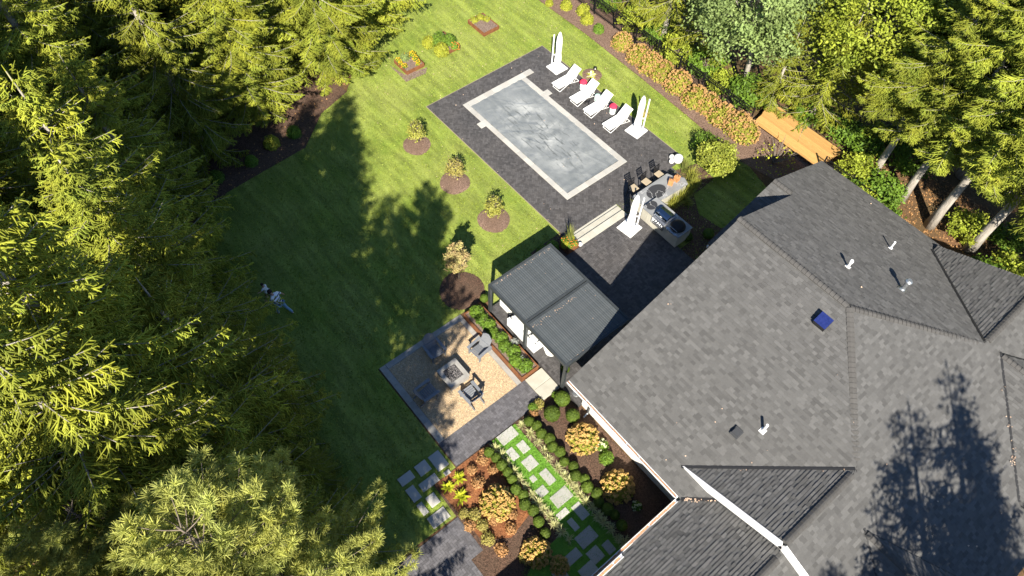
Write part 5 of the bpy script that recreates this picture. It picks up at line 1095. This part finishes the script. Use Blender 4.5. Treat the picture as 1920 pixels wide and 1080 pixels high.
for k, (ms, x, y, h, hm, lab) in enumerate(((OPEN2, 12.0, 12.6, 16.5, 16, 'conifer beyond the roof whose shadow has the tallest peak'), (OPEN2, 10.9, 10.9, 15.5, 16, 'conifer beyond the roof casting the left shadow peak'), (SPR[2], 15.5, 10.5, 17, 19, 'spruce beyond the lower right roof corner'), (OPEN2, 10.6, 8.6, 13, 16, 'spruce beyond the roof between the taller shading pair'), (SPR[0], 11.8, 5.0, 13.5, 18, 'smaller spruce beyond the lower roof wing'))):
    tree(ms, x, y, h, hm, 2.1 * k, lab, group='spruces shading the roof', wide=1.25)
for k, (ms, x, y, h, hm, lab) in enumerate(((HEM[0], -3.62, 33.33, 16, 15, 'hemlock with thick pale trunk left of the two by the roof eave'), (HEM[1], -1.37, 33.57, 16, 14, 'hemlock with pale trunk nearest the right roof corner'), (HEM[1], -5.7, 33.8, 14, 14, 'hemlock with leaning thin trunk over green undergrowth'), (HEM[0], -7.74, 33.9, 13.5, 15, 'hemlock whose trunk stands just past the timber platform'), (HEM[0], 1.8, 36, 17, 15, 'hemlock at the right edge of photo above the roof'), (HEM[1], -4.5, 38, 16, 14, 'hemlock at upper right behind the pale trunks'), (HEM[0], -9.2, 38.5, 15, 15, 'hemlock behind the yellow green tree at upper right'), (HEM[1], 1.0, 40.5, 16, 14, 'hemlock in the far upper right corner'), (HEM[1], -1.8, 44.5, 15, 14, 'distant hemlock at the top right edge'), (HEM[0], 4.5, 32.0, 12, 15, 'hemlock low at right edge beside the shingle wing'))):
    tree(ms, x, y, h, hm, 1.7 * k + .3, lab, 'hemlock_tree', 'tree', 'hemlocks of the right wood')
tree(LOC, -17.0, 33.4, 11.5, 11, .4, 'pale blue green locust tree with forked light trunk behind the fence', 'locust_tree'); tree(YEL, -11.9, 36.9, 11.5, 13, .2, 'broad yellow green leafy tree beyond the timber platform', 'leafy_tree'); tree(YEL, -10.2, 41.8, 12, 13, 2.2, 'yellow green leafy tree at the top edge of photo', 'leafy_tree'); tree(LOC, -21.8, 38.6, 9.5, 11, 2.0, 'pale locust tree at top edge, right of the olive conifers', 'locust_tree')
for k, (x, y, h, lab) in enumerate(((-23.4, 32.9, 8.5, 'loose olive conifer behind the fence and the rust hydrangeas'), (-26.2, 33.4, 8.0, 'loose olive conifer at the top edge over the fence'), (-20.6, 33.2, 8.5, 'loose olive conifer left of the pale locust tree'), (-12.6, 34.2, 8.5, 'loose olive conifer leaning over the timber platform'), (-15.0, 33.4, 6.5, 'small conifer at fence end beside the timber platform'))): tree(OPEN, x, y, h, 10, k * 1.9, lab, 'conifer_tree', 'tree', 'loose conifers behind the fence', 1.25)
#%%SPLIT
# ------------------------------------------------------------------ shrubs and flowers
def dome(rng, n, r, h, shell=.55, jit=.05):
    v = unit(rng.normal(size=(n, 3))); v[:, 2] = np.abs(v[:, 2]); rr = rng.uniform(shell, 1.0, n) ** .7; p = v * rr[:, None] * np.array([r, r, h]); return p + rng.normal(0, jit * r, (n, 3)), v
def ball(rng, n, r, shell=.8):
    v = unit(rng.normal(size=(n, 3))); rr = rng.uniform(shell, 1.0, n); return v * rr[:, None] * r, v
def stems_mesh(rng, n, r, h, rad=.012):
    m = MB()
    for k in range(n):
        a, q = rng.uniform(0, 2 * PI), rng.uniform(.25, .95) * r; m.tube([(0.06 * math.cos(a), .06 * math.sin(a), 0), (q * .5 * math.cos(a), q * .5 * math.sin(a), h * .5), (q * math.cos(a + .2), q * math.sin(a + .2), h * rng.uniform(.75, 1.0))], [rad * 1.3, rad, rad * .5], 4, cap=False)
    return m.mesh('stems', M_twig)
def bush_meshes(seed, n, r, h, ls, mat, shell=.5, lift=0.0, aspect=1.6, nst=9):
    rng = np.random.default_rng(seed); p, v = dome(rng, n, r, h - lift, shell); p[:, 2] += lift; V, F, T = leaf_geo(p, v + rng.normal(0, .55, (n, 3)) + [0, 0, .4], ls, rng, aspect); return stems_mesh(rng, nst, r * .8, h * .9), np_mesh('leaves', V, F, T, mat)
def plant(name, meshes, names, x, y, z, label, cat, group=None, s=1.0, rz=None):
    t = thing(name, label, cat, (x, y, z), rnd.uniform(0, 6.28) if rz is None else rz, group); t.scale = s if isinstance(s, tuple) else (s, s, s)
    for me, nm in zip(meshes, names): link(nm, me, t, 'stuff' if nm == 'blooms' else None)
    return t
SL2 = ('stems', 'leaves')
# hydrangeas: leaf dome studded with blooms
def hydrangea(seed, r, h, nf, fmat, fr=.055, nl=1500, lm=None):
    rng = np.random.default_rng(seed); p, v = dome(rng, nl, r * .93, h * .9, .45); V, F, T = leaf_geo(p, v + rng.normal(0, .5, (nl, 3)) + [0, 0, .4], .085, rng, 1.6)
    c, cv = dome(rng, nf, r, h, .9, .02); pts = []; rr = []
    k = 11; off = unit(rng.normal(size=(nf, k, 3))) * fr * .75; big = rng.uniform(.7, 1.25, (nf, 1, 1)); pts = (c[:, None] + off * big * [1, 1, .85]).reshape(-1, 3); V2, F2, T2 = blob_geo(pts, np.repeat(fr * .5 * big[:, 0, 0], k), rng); tb = np.repeat(rng.uniform(.15, .9, nf), k); T2 = np.tile(tb, 8) * .75 + T2 * .25
    return stems_mesh(rng, 10, r * .8, h * .9), np_mesh('leaves', V, F, T, lm or M_hyl), np_mesh('blooms', V2, F2, T2, fmat)
HY = [hydrangea(51, .74, .95, 150, M_hyf, .068), hydrangea(52, .72, .9, 130, M_hyf, .072), hydrangea(53, .80, 1.0, 170, M_hyr, .052, 1700), hydrangea(54, .80, .95, 150, M_hyr, .055, 1500)]
HN = ('stems', 'leaves', 'blooms')
for px, py, s, k, lab in ((1095, 818, 1.0, 0, 'peach bloomed hydrangea nearer the house corner, cream blooms at its side'), (1160, 908, 1.0, 1, 'peach bloomed hydrangea lower by the house wall, tinged with pink'), (933, 938, 1.02, 0, 'peach bloomed hydrangea in the orange mulch left of turf strip'), (1006, 1032, .86, 1, 'bright peach hydrangea alone in the house shadow at photo bottom'), (1050, 1056, .55, 1, 'small dull hydrangea in shade beside the bright bottom one')):
    p = P(px, py, .5); plant('hydrangea', HY[k], HN, p.x, p.y, .02, lab, 'shrub', None, s)
hl = [(1168, 75), (1199, 100), (1221, 118), (1243, 131), (1272, 153), (1306, 180), (1330, 192), (1355, 213), (1384, 232), (1398, 243)]
for i, (px, py) in enumerate(hl):
    p = P(px, py, .45); plant('rust_hydrangea', HY[2 + i % 2], HN, p.x, p.y, .02, ORD[i] + ' rust orange hydrangea along the fence, counting from the top of photo', 'shrub', 'rust hydrangeas along the fence', rnd.uniform(1.0, 1.2) * (.85 if i in (0,) else 1))
BX = [bush_meshes(61 + k, 2600, .25, .46, .036, M_box, .86, .02, 1.3, 5) for k in range(2)]
for me in BX: pass
def boxball(seed, n, r, ls):
    rng = np.random.default_rng(seed); p, v = ball(rng, n, r, .84); p[:, 2] += r * .96; k = p[:, 2] > .01; V, F, T = leaf_geo(p[k], v[k] + rng.normal(0, .35, (k.sum(), 3)), ls, rng, 1.3); return stems_mesh(rng, 5, r * .5, r * 1.3), np_mesh('leaves', V, F, T, M_box)
BX = [boxball(61, 2400, .24, .04), boxball(62, 2400, .24, .04)]; BXL = boxball(63, 4200, .38, .042)
row_r = [(992, 790), (1006, 798), (1015, 813), (1030, 823), (1036, 838), (1050, 847), (1058, 865), (1075, 874), (1079, 892), (1096, 898), (1101, 913), (1119, 925), (1123, 941), (1139, 955), (1153, 965), (1166, 985)]
for i, (px, py) in enumerate(row_r): p = P(px, py, .25); plant('boxwood_ball', BX[i % 2], SL2, p.x, p.y, .02, ORD[i] + ' clipped boxwood ball from the paved walk, house side row', 'boxwood', 'boxwood row on the house side of turf', rnd.uniform(.9, 1.12))
row_l = [(917, 848), (930, 858), (941, 872), (952, 885), (960, 898), (967, 918), (981, 928), (984, 946), (1000, 957), (1010, 978), (1022, 1000)]
for i, (px, py) in enumerate(row_l): p = P(px, py, .25); plant('boxwood_ball', BX[i % 2], SL2, p.x, p.y, .02, ORD[i] + ' clipped boxwood ball from the paved walk, lawn side row', 'boxwood', 'boxwood row on the lawn side of turf', rnd.uniform(.9, 1.1))
for px, py, s, lab in ((1054, 748, .98, 'large round boxwood closest to the slab step'), (1035, 776, 1.0, 'large round boxwood at the bend of small boxwood row'), (1074, 779, .85, 'dark round boxwood in the shadow of house corner'), (908, 557, .6, 'small round boxwood beside the far left pergola post'), (1290, 442, .7, 'round boxwood in dark bed beside the grill island end'), (1329, 437, .8, 'round boxwood in dark bed below the gable rake'), (1060, 690, .6, 'small boxwood under front right pergola post')):
    p = P(px, py, .35); plant('round_boxwood', BXL, SL2, p.x, p.y, .02, lab, 'boxwood', None, s)
def grassplant(seed, n, ln, wd, rise, mat, spread=.04):
    rng = np.random.default_rng(seed); q = np.c_[rng.normal(0, spread, (n, 2)), np.full(n, .01)]; return np_mesh('blades', *blade_geo(q, rng.uniform(0, 2 * PI, n), ln * rng.uniform(.65, 1.15, n), wd * rng.uniform(.8, 1.2, n), rng.uniform(*rise, n), rng), mat)
VG = [grassplant(71 + k, 54, .40, .026, (.35, 1.25), M_var) for k in range(3)]
vr = [(978, 798), (994, 813), (1008, 829), (1020, 844), (1028, 859), (1046, 877), (1058, 891), (1067, 902), (1080, 915), (1088, 929), (1098, 941), (1112, 952), (1122, 967), (1132, 980), (1146, 991), (1160, 1008), (1170, 1016)]
for i, (px, py) in enumerate(vr): p = P(px, py, .1); plant('striped_grass', (VG[i % 3],), ('blades',), p.x, p.y, .02, ORD[i] + ' cream striped grass clump from the walk, house side of turf', 'ornamental grass', 'cream grasses on the house side', rnd.uniform(.8, 1.15))
vl = [(929, 840), (940, 852), (951, 868), (964, 884), (974, 897), (986, 912), (997, 928), (1009, 941), (1019, 955), (1031, 968), (1040, 983), (1054, 998), (1067, 1012)]
for i, (px, py) in enumerate(vl): p = P(px, py, .1); plant('striped_grass', (VG[(i + 1) % 3],), ('blades',), p.x, p.y, .02, ORD[i] + ' cream striped grass clump from the walk, lawn side of turf', 'ornamental grass', 'cream grasses on the lawn side', rnd.uniform(.75, 1.05))
HO = grassplant(75, 46, .40, .075, (.4, 1.2), M_hos)
for px, py, s, lab in ((861, 897, .95, 'yellow hosta uppermost of three in the orange mulch'), (840, 914, .95, 'yellow hosta at left corner of the orange mulch'), (865, 932, 1.1, 'largest yellow hosta, lowest of three in orange mulch')): p = P(px, py, .1); plant('yellow_hosta', (HO,), ('blades',), p.x, p.y, .03, lab, 'hosta', None, s)
BZ = bush_meshes(81, 420, .30, .4, .05, M_litter, .3, .02, 2.2); BZ2 = bush_meshes(82, 500, .36, .45, .055, M_shr_b, .3, .02, 2.0); SHR = [bush_meshes(83, 1500, .45, .7, .06, M_shr, .4), bush_meshes(84, 1600, .5, .75, .07, M_shy, .4)]
for px, py, k, s, lab in ((905, 862, 0, .9, 'brown faded perennial at top of the orange mulch by the walk'), (925, 880, 0, .8, 'brown faded perennial beside the lawn side boxwoods'), (885, 880, 0, .8, 'dry rusty perennial above the yellow hostas'), (890, 965, 1, .9, 'bronze leafed perennial low in the orange mulch'), (925, 975, 0, .8, 'dry perennial casting spiky shade on orange mulch'), (870, 962, 1, .7, 'bronze plant beside the driveway walk corner'), (908, 848, 0, .8, 'low rusty perennial against the paved walk edge'), (935, 866, 0, .7, 'low rusty perennial by second boxwood on lawn side'), (897, 905, 0, 1.0, 'rusty perennial between hostas and the peach hydrangea'), (880, 985, 0, .9, 'rusty perennial at low end of the orange mulch'), (905, 985, 1, .8, 'bronze perennial under the left peach hydrangea'), (960, 965, 0, .8, 'rusty perennial by the lawn side boxwoods, low'), (985, 1045, 1, .8, 'dull bronze plant left of the bottom hydrangea'), (940, 1030, 0, 1.0, 'dull brown plant in bottom shade beside the walk'), (958, 990, 0, .9, 'dim brown plant in the house shadow by bottom hydrangea'), (915, 1010, 1, .9, 'dim bronze plant in the shaded bottom bed'), (1010, 757, 1, .8, 'yellowing perennial with dark flowers beside the slab step'), (1000, 775, 0, .8, 'ochre perennial at the walk edge by the small boxwoods')):
    p = P(px, py, .15); plant('perennial', (BZ, BZ2)[k], SL2, p.x, p.y, .025, lab, 'plant', None, s)
CRM = hydrangea(57, .30, .45, 14, M_wflo, .06, 420, M_shr)
p = P(1130, 833, .3); plant('cream_hydrangea', CRM, HN, p.x, p.y, .02, 'small hydrangea with cream blooms tucked beside the upper peach one', 'shrub'); p = P(1196, 946, .3); plant('cream_hydrangea', CRM, HN, p.x, p.y, .02, 'small green hydrangea with one cream bloom below the pink tinged one', 'shrub', None, .75)
for px, py, s, lab in ((1138, 857, .75, 'glossy green shrub between the two peach hydrangeas by wall'), (1042, 738, .45, 'small bright green plant on the slab step edge'), (1000, 762, .55, 'light green perennial at the paved walk corner')): p = P(px, py, .25); plant('green_shrub', SHR[0], SL2, p.x, p.y, .02, lab, 'shrub', None, s)
# round mulch rings with autumn shrubs on the lawn
M_tang = leafmat('tan_green_leaves', (0.34, 0.32, 0.06), (0.27, 0.29, 0.06)); AUT = bush_meshes(85, 760, .58, 1.65, .07, M_shr_b, .1, .5, 1.9, 60); AUT2 = bush_meshes(86, 900, .58, 1.6, .072, M_tang, .12, .45, 1.8, 52)
def ring(px, py, r, label, mat=M_mulch2):
    p = P(px, py, 0); n = 30; pts = [(p.x + r * (1 + .05 * math.sin(3 * a + px)) * math.cos(a), p.y + r * math.sin(a), .0) for a in [2 * PI * k / n for k in range(n)]]; mb = MB()
    mb.v = [(x, y, .018) for x, y, _ in pts] + [(p.x + (x - p.x) * .7, p.y + (y - p.y) * .7, .07) for x, y, _ in pts] + [(p.x, p.y, .10)]
    for i in range(n): j = (i + 1) % n; mb.f += [(i, j, n + j, n + i), (n + i, n + j, 2 * n)]; mb.t += [.5, .5]
    struct('mulch_ring', mb, mat); return p
for px, py, r, ms, sx, sy, lab in ((782, 272, .80, AUT2, 782, 262, 'yellow tinted shrub in the round mulch ring farthest up the lawn'), (853, 343, .85, AUT, 853, 332, 'bronze thin shrub in the middle round mulch ring'), (926, 412, .88, AUT2, 926, 403, 'golden shrub in the round mulch ring nearest the pergola')):
    p = ring(px, py, r, lab); q = P(sx, sy, .1); plant('autumn_shrub', ms, SL2, q.x, q.y, .05, lab, 'shrub', None, (1.0, 1.0, .95))
ring(866, 545, 1.15, '', M_mulch)
TRE = broadleaf(44, 3.0, .55, .9, M_pinkt, 3600, .075, clumps=90, spread=.10, aspect=2.4, bark=M_twig); p = P(860, 524, 0); tree(TRE, p.x, p.y, 2.9, 3.0, .5, 'small upright tree with peach pink leaves in a dark mulch ring', 'young_tree')
# raised bed plants
def mound(seed, n, r, h, mat, fr): rng = np.random.default_rng(seed); p, v = dome(rng, n, r, h, .7); return np_mesh('blooms', *blob_geo(p, fr, rng), mat)
MG = bush_meshes(91, 420, .24, .26, .05, M_shr, .3, .0, 1.5, 4); MGF = [mound(92, 34, .26, .30, M_marg, .038), mound(93, 30, .25, .28, M_ored, .034)]
for i, (dx, dy, s, k) in enumerate(((-32.1, 18.1, .8, 0), (-31.4, 18.1, .8, 0), (-31.75, 18.05, .7, 0), (-32.1, 18.7, .9, 0), (-32.0, 19.1, 1.0, 0), (-31.6, 19.05, .9, 0), (-31.2, 19.0, .7, 0), (-31.05, 18.85, .6, 0))):
    plant('marigold', (MG[0], MG[1], MGF[0]), HN, dx, dy, .22, ORD[i] + ' yellow marigold clump going round the bed by the conifers', 'flowers', 'marigolds in raised bed', s)
plant('sage_plant', bush_meshes(94, 500, .34, .45, .06, M_loc, .3), SL2, -32.0, 18.55, .22, 'grey green herb among marigolds in the raised bed by conifers', 'herb')
for i, (dx, dy, s, m) in enumerate(((-32.0, 21.2, 1.25, 0), (-31.6, 21.7, 1.1, 0), (-32.3, 20.6, .9, 1), (-31.2, 20.8, 1.0, 1))): plant('garden_plant', SHR[m], SL2, dx, dy, .1, ('large bright green plant filling the overgrown raised bed', 'bright green plant at the upper rim of overgrown bed', 'lime plant spilling over left side of the overgrown bed', 'lime plant with small blooms at front of the overgrown bed')[i], 'plant', 'plants of the overgrown bed', s)
plant('orange_flowers', (MG[0], MG[1], MGF[1]), HN, -31.0, 21.7, .2, 'orange flower clump at open right corner of overgrown bed', 'flowers', None, 1.3); plant('orange_flowers', (MG[0], MG[1], MGF[1]), HN, -32.4, 21.6, .2, 'orange flower clump at the far rim of overgrown bed', 'flowers', None, 1.2)
for i, (dx, dy) in enumerate(((-32.3, 24.3), (-32.3, 24.8), (-31.9, 25.0))): plant('yellow_perennial', bush_meshes(95, 300, .3, .35, .06, M_shy, .3) if i == 0 else (LASTY[0], LASTY[1]), SL2, dx, dy, .22, ('yellow green plant at left corner of the farthest raised bed', 'yellow green plant at the rear of farthest raised bed', 'yellow green plant at right rear of the farthest raised bed')[i], 'plant', 'plants of the farthest bed', 1.0) if i else exec("LASTY = bush_meshes(95, 300, .3, .35, .06, M_shy, .3); plant('yellow_perennial', LASTY, SL2, dx, dy, .22, 'yellow green plant at left corner of the farthest raised bed', 'plant', 'plants of the farthest bed', 1.0)")
# small bed behind the loungers
p = P(1108, 144, 0); ring(1110, 141, .62, ''); plant('yellow_plant', (grassplant(96, 40, .34, .06, (.4, 1.2), M_wflo), grassplant(97, 30, .34, .07, (.3, 1.1), M_hos)), ('blades', 'outer_blades'), p.x, p.y, .05, 'pale yellow plant in the small mulch bed behind the loungers', 'plant')
bd = thing('spot_lamp', 'small dark spot lamp with pale front beside the yellow plant', 'lamp', (p.x - .1, p.y + .42, .05)); MB().tube([(p.x - .1, p.y + .42, .05), (p.x - .1, p.y + .42, .30)], .02, 7).build('stake', M_black, bd); MB().lathe((p.x - .1, p.y + .42, .30), [(.05, 0), (.09, .04), (.09, .16), (.06, .2)], 14).build('head', M_black, bd); MB().lathe((p.x - .06, p.y + .36, .36), [(.03, 0), (.04, .01), (.03, .08)], 10).build('lens', M_white, bd)
p = P(1207, 212, .2); plant('bronze_shrub', BZ2, SL2, p.x, p.y, .01, 'small reddish bronze shrub behind the double mast umbrella', 'shrub', None, 1.0)
# steps planter
GR = [grassplant(101, 90, .95, .016, (1.0, 1.5), M_grs), grassplant(102, 160, .85, .022, (.7, 1.45), M_grs2, .12), grassplant(103, 110, .55, .02, (.4, 1.3), M_grs2)]
plant('fountain_grass', (GR[0],), ('blades',), -14.75, 16.95, .46, 'tall thin grass rising from the planter at the steps', 'ornamental grass')
for i, (dx, dy, m, s) in enumerate(((-14.9, 16.75, 1, 1.1), (-14.55, 16.75, 1, 1.0), (-14.5, 17.05, 1, .9), (-14.9, 17.1, 0, .9), (-14.72, 16.6, 0, .8))): plant('planter_flowers', (MG[0], (SHR[1][1] if m == 0 else MG[1]), MGF[1 if m else 0]), HN, dx, dy, .46, ('orange red flowers at lawn corner of the steps planter', 'orange red flowers at patio corner of the steps planter', 'orange red flowers against the steps in planter', 'yellow flowers at rear of the steps planter', 'yellow flowers trailing over front of the steps planter')[i], 'flowers', 'flowers of the steps planter', s if m else s * .55)
for i, (dx, dy) in enumerate(((-15.3, 15.6), (-15.2, 16.2), (-14.8, 15.6))): plant('dark_shrub', SHR[0], SL2, dx, dy, .03, ('shaded shrub behind the pergola by the lawn', 'shaded shrub next to the steps planter', 'shaded shrub against the pergola far post')[i], 'shrub', 'shrubs between pergola and steps', .8)
# corten planter planting
k = 0
names8 = ('at the far end', 'second from the far end', 'third from the far end', 'just before the middle', 'at the middle', 'just past the middle', 'third from the near end', 'second from the near end', 'at the near end')
HRB = bush_meshes(105, 900, .34, .42, .065, M_shr, .35, .0, 1.4, 6)
for i in range(9):
    x = -14.4 + i * .46; plant('leafy_perennial', HRB, SL2, x, 10.5 + rnd.uniform(-.12, .1), .34, 'bushy green perennial in the long rusty planter ' + names8[i], 'plant', 'perennials of the long planter', rnd.uniform(.95, 1.15))
for i, (px, py) in enumerate(((965, 640), (978, 672), (983, 678))): p = P(px, py, .5); plant('lavender', bush_meshes(106 + i, 260, .24, .35, .04, leafmat('lavender_leaves', (0.36, 0.38, 0.36), (0.28, 0.30, 0.26)), .3, 0, 2.5, 5), SL2, p.x, p.y, .34, ('grey lavender at the middle of the long planter', 'grey lavender near the front end of long planter', 'grey lavender at front corner of long planter')[i], 'lavender', None, .9)
# planting round the bar
for i, (px, py, g, s, lab) in enumerate(((1283, 318, 0, 1.0, 'green spiky grass beside the large white globe'), (1297, 330, 1, .9, 'straw coloured grass at end of the marble bar'), (1302, 345, 1, .8, 'straw grass between bar end and big yellow shrub'), (1292, 358, 1, .85, 'golden grass behind the marble bar'), (1278, 370, 1, .95, 'golden grass against the bar back, above the grill'), (1262, 380, 1, .9, 'golden grass in corner between bar and grill island'), (1290, 378, 2, 1.0, 'low golden grass in shade behind grill island'))): p = P(px, py, .3); plant('ornamental_grass', (GR[g],), ('blades',), p.x, p.y, .02, lab, 'ornamental grass', None, s)
BIG = broadleaf(111, 2.0, 1.15, .25, leafmat('lime_shrub_leaves', (0.33, 0.345, 0.05), (0.22, 0.27, 0.04)), 4600, .085, clumps=90, spread=.17, bark=M_twig); p = P(1342, 300, .8); plant('large_shrub', BIG, SL2, p.x, p.y, .02, 'large yellow green shrub on the lawn beside the grasses', 'shrub', None, 1.0)
BIGG = broadleaf(112, 1.7, 1.0, .2, M_shr, 3000, .08, clumps=60, spread=.17, bark=M_twig); p = P(1323, 268, .6); plant('large_shrub', BIGG, SL2, p.x, p.y, .02, 'darker green shrub behind the large yellow green one', 'shrub', None, .72)
rng9 = np.random.default_rng(9); mm = MB()
for kx in range(34):
    a = rng9.uniform(0, 2 * PI); q = rng9.uniform(.5, 1.2); mm.tube([(0, 0, 0), (q * .45 * math.cos(a), q * .45 * math.sin(a), .55), (q * math.cos(a + .15), q * math.sin(a + .15), rng9.uniform(.8, 1.3))], [.02, .014, .006], 4, cap=False)
q = dome(rng9, 130, 1.2, 1.3, .7)[0]; p = P(1450, 305, .1); plant('bare_shrub', (mm.mesh('stems', M_twig), np_mesh('leaves', *leaf_geo(q, rng9.normal(size=(130, 3)) + [0, 0, 1], .09, rng9, 1.3), M_hos)), SL2, p.x, p.y, .02, 'nearly bare shrub with a few yellow leaves by the roof corner', 'shrub')
for px, py, m, s, lab in ((1062, 8, 1, .9, 'lime shrub first in the mulch border at photo top'), (1094, 18, 1, 1.0, 'lime shrub second in the mulch border'), (1101, 34, 1, .95, 'lime shrub third in the mulch border'), (1123, 52, 0, .9, 'green shrub in border just before the rust hydrangeas'), (1030, 2, 1, .6, 'small reddish lime shrub at top edge of border'), (550, 246, 0, 1.0, 'round green shrub alone in the dark mulch'), (508, 266, 1, 1.0, 'shrub with yellow tips in the dark mulch left of green one'), (470, 300, 0, .9, 'dim green shrub under the left spruces'), (405, 330, 0, 1.0, 'dim green shrub deep under the left spruces')):
    p = P(px, py, .3); plant('border_shrub', SHR[m], SL2, p.x, p.y, .02, lab, 'shrub', None, s * .95)
UND = broadleaf(115, 1.9, 1.05, .1, M_shr, 2600, .10, clumps=46, spread=.20, bark=M_twig); UND2 = broadleaf(116, 1.7, 1.0, .1, M_yel, 2400, .10, clumps=40, spread=.20, bark=M_twig)
us = [(-28, 32.4), (-25.5, 32.2), (-23.5, 32.5), (-21.5, 32.2), (-19.5, 32.6), (-17.8, 32.3), (-16.2, 32.6), (-30.5, 32.3), (-7.4, 31.0), (-6.6, 31.6), (-5.9, 31.0), (-8.3, 32.6), (-6.6, 32.6), (-6.9, 30.2), (-8.9, 34.6), (-9.2, 35.8), (-10.5, 34.8), (-2.2, 33.9), (.2, 31.4), (.9, 33.0), (-8.6, 36.3), (2.6, 31.4), (-.4, 35.2), (2.2, 34.2), (-12.9, 34.6), (3.9, 33.4), (-6.8, 35.8), (-15.9, 33.4)]
ORD += ['twenty first', 'twenty second', 'twenty third', 'twenty fourth', 'twenty fifth', 'twenty sixth', 'twenty seventh', 'twenty eighth', 'twenty ninth', 'thirtieth']
for i, (x, y) in enumerate(us): plant('wood_shrub', (UND, UND2)[i % 2], SL2, x, y, 0, ORD[i] + ' undergrowth shrub of the right wood, counting from the top of the fence', 'shrub', 'undergrowth of the right wood', rnd.uniform(.75, 1.15))
# leaf litter and grass
A = np.c_[rg.uniform(-9, 6, 5200), rg.uniform(29.6, 37, 5200), rg.uniform(.01, .04, 5200)]; A2 = np.c_[rg.uniform(-48, -26, 3500), rg.uniform(-6, 20, 3500), rg.uniform(.03, .05, 3500)]; A2 = A2[~inside(A2[:, 0], A2[:, 1], lawn_poly)]
A = np.concatenate([A, A2]); link('leaf_litter', np_mesh('leaf_litter', *leaf_geo(A, np.c_[rg.normal(0, .4, (len(A), 2)), np.ones(len(A))], .08, rg, 1.4), M_litter), None, 'stuff')
n = 420; q = np.c_[rg.uniform(-33, -14, n), rg.uniform(14, 29, n), np.full(n, .05)]; q2 = np.c_[rg.uniform(-14, -11, 60), rg.uniform(22.5, 28.5, 60), np.full(60, .05)]; q = np.concatenate([q, q2]); q = q[~((q[:, 0] > -27.9) & (q[:, 0] < -13.5) & (q[:, 1] > 17.1) & (q[:, 1] < 26.5) & (rg.random(len(q)) < .75))]
link('lawn_leaves', np_mesh('lawn_leaves', *leaf_geo(q, np.c_[rg.normal(0, .3, (len(q), 2)), np.ones(len(q))], .05, rg, 1.3), M_fall), None, 'stuff')
n = 110000; q = rg.uniform(size=(n, 2)) * [32, 32] + [-40, -2]; q = q[inside(q[:, 0], q[:, 1], lawn_poly)]
q = q[~((q[:, 0] > -28) & (q[:, 0] < -15.2) & (q[:, 1] > 17.1) & (q[:, 1] < 26.5))]; q = q[~((q[:, 0] > -15.1) & (q[:, 1] > 5.2) & (q[:, 1] < 21))]
for cx, cy, r in [(P(782, 272).x, P(782, 272).y, .78), (P(853, 343).x, P(853, 343).y, .84), (P(926, 412).x, P(926, 412).y, .86), (P(866, 545).x, P(866, 545).y, 1.1), (P(1110, 141).x, P(1110, 141).y, .6)]: q = q[np.hypot(q[:, 0] - cx, q[:, 1] - cy) > r]
for x0, x1, y0, y1 in ((-32.7, -30.8, 17.8, 19.3), (-32.7, -30.8, 20.7, 22.1), (-32.7, -30.8, 23.9, 25.3)): q = q[~((q[:, 0] > x0) & (q[:, 0] < x1) & (q[:, 1] > y0) & (q[:, 1] < y1))]
m = len(q); link('grass', np_mesh('grass', *leaf_geo(np.c_[q, np.full(m, .03)], np.c_[rg.normal(0, .8, (m, 2)), np.ones(m) * .5], .045, rg, 2.2), leafmat('grass_tufts', (0.19, 0.25, 0.025), (0.28, 0.32, 0.06), tint=.8, scale=.5)), None, 'stuff')
#%%SPLIT
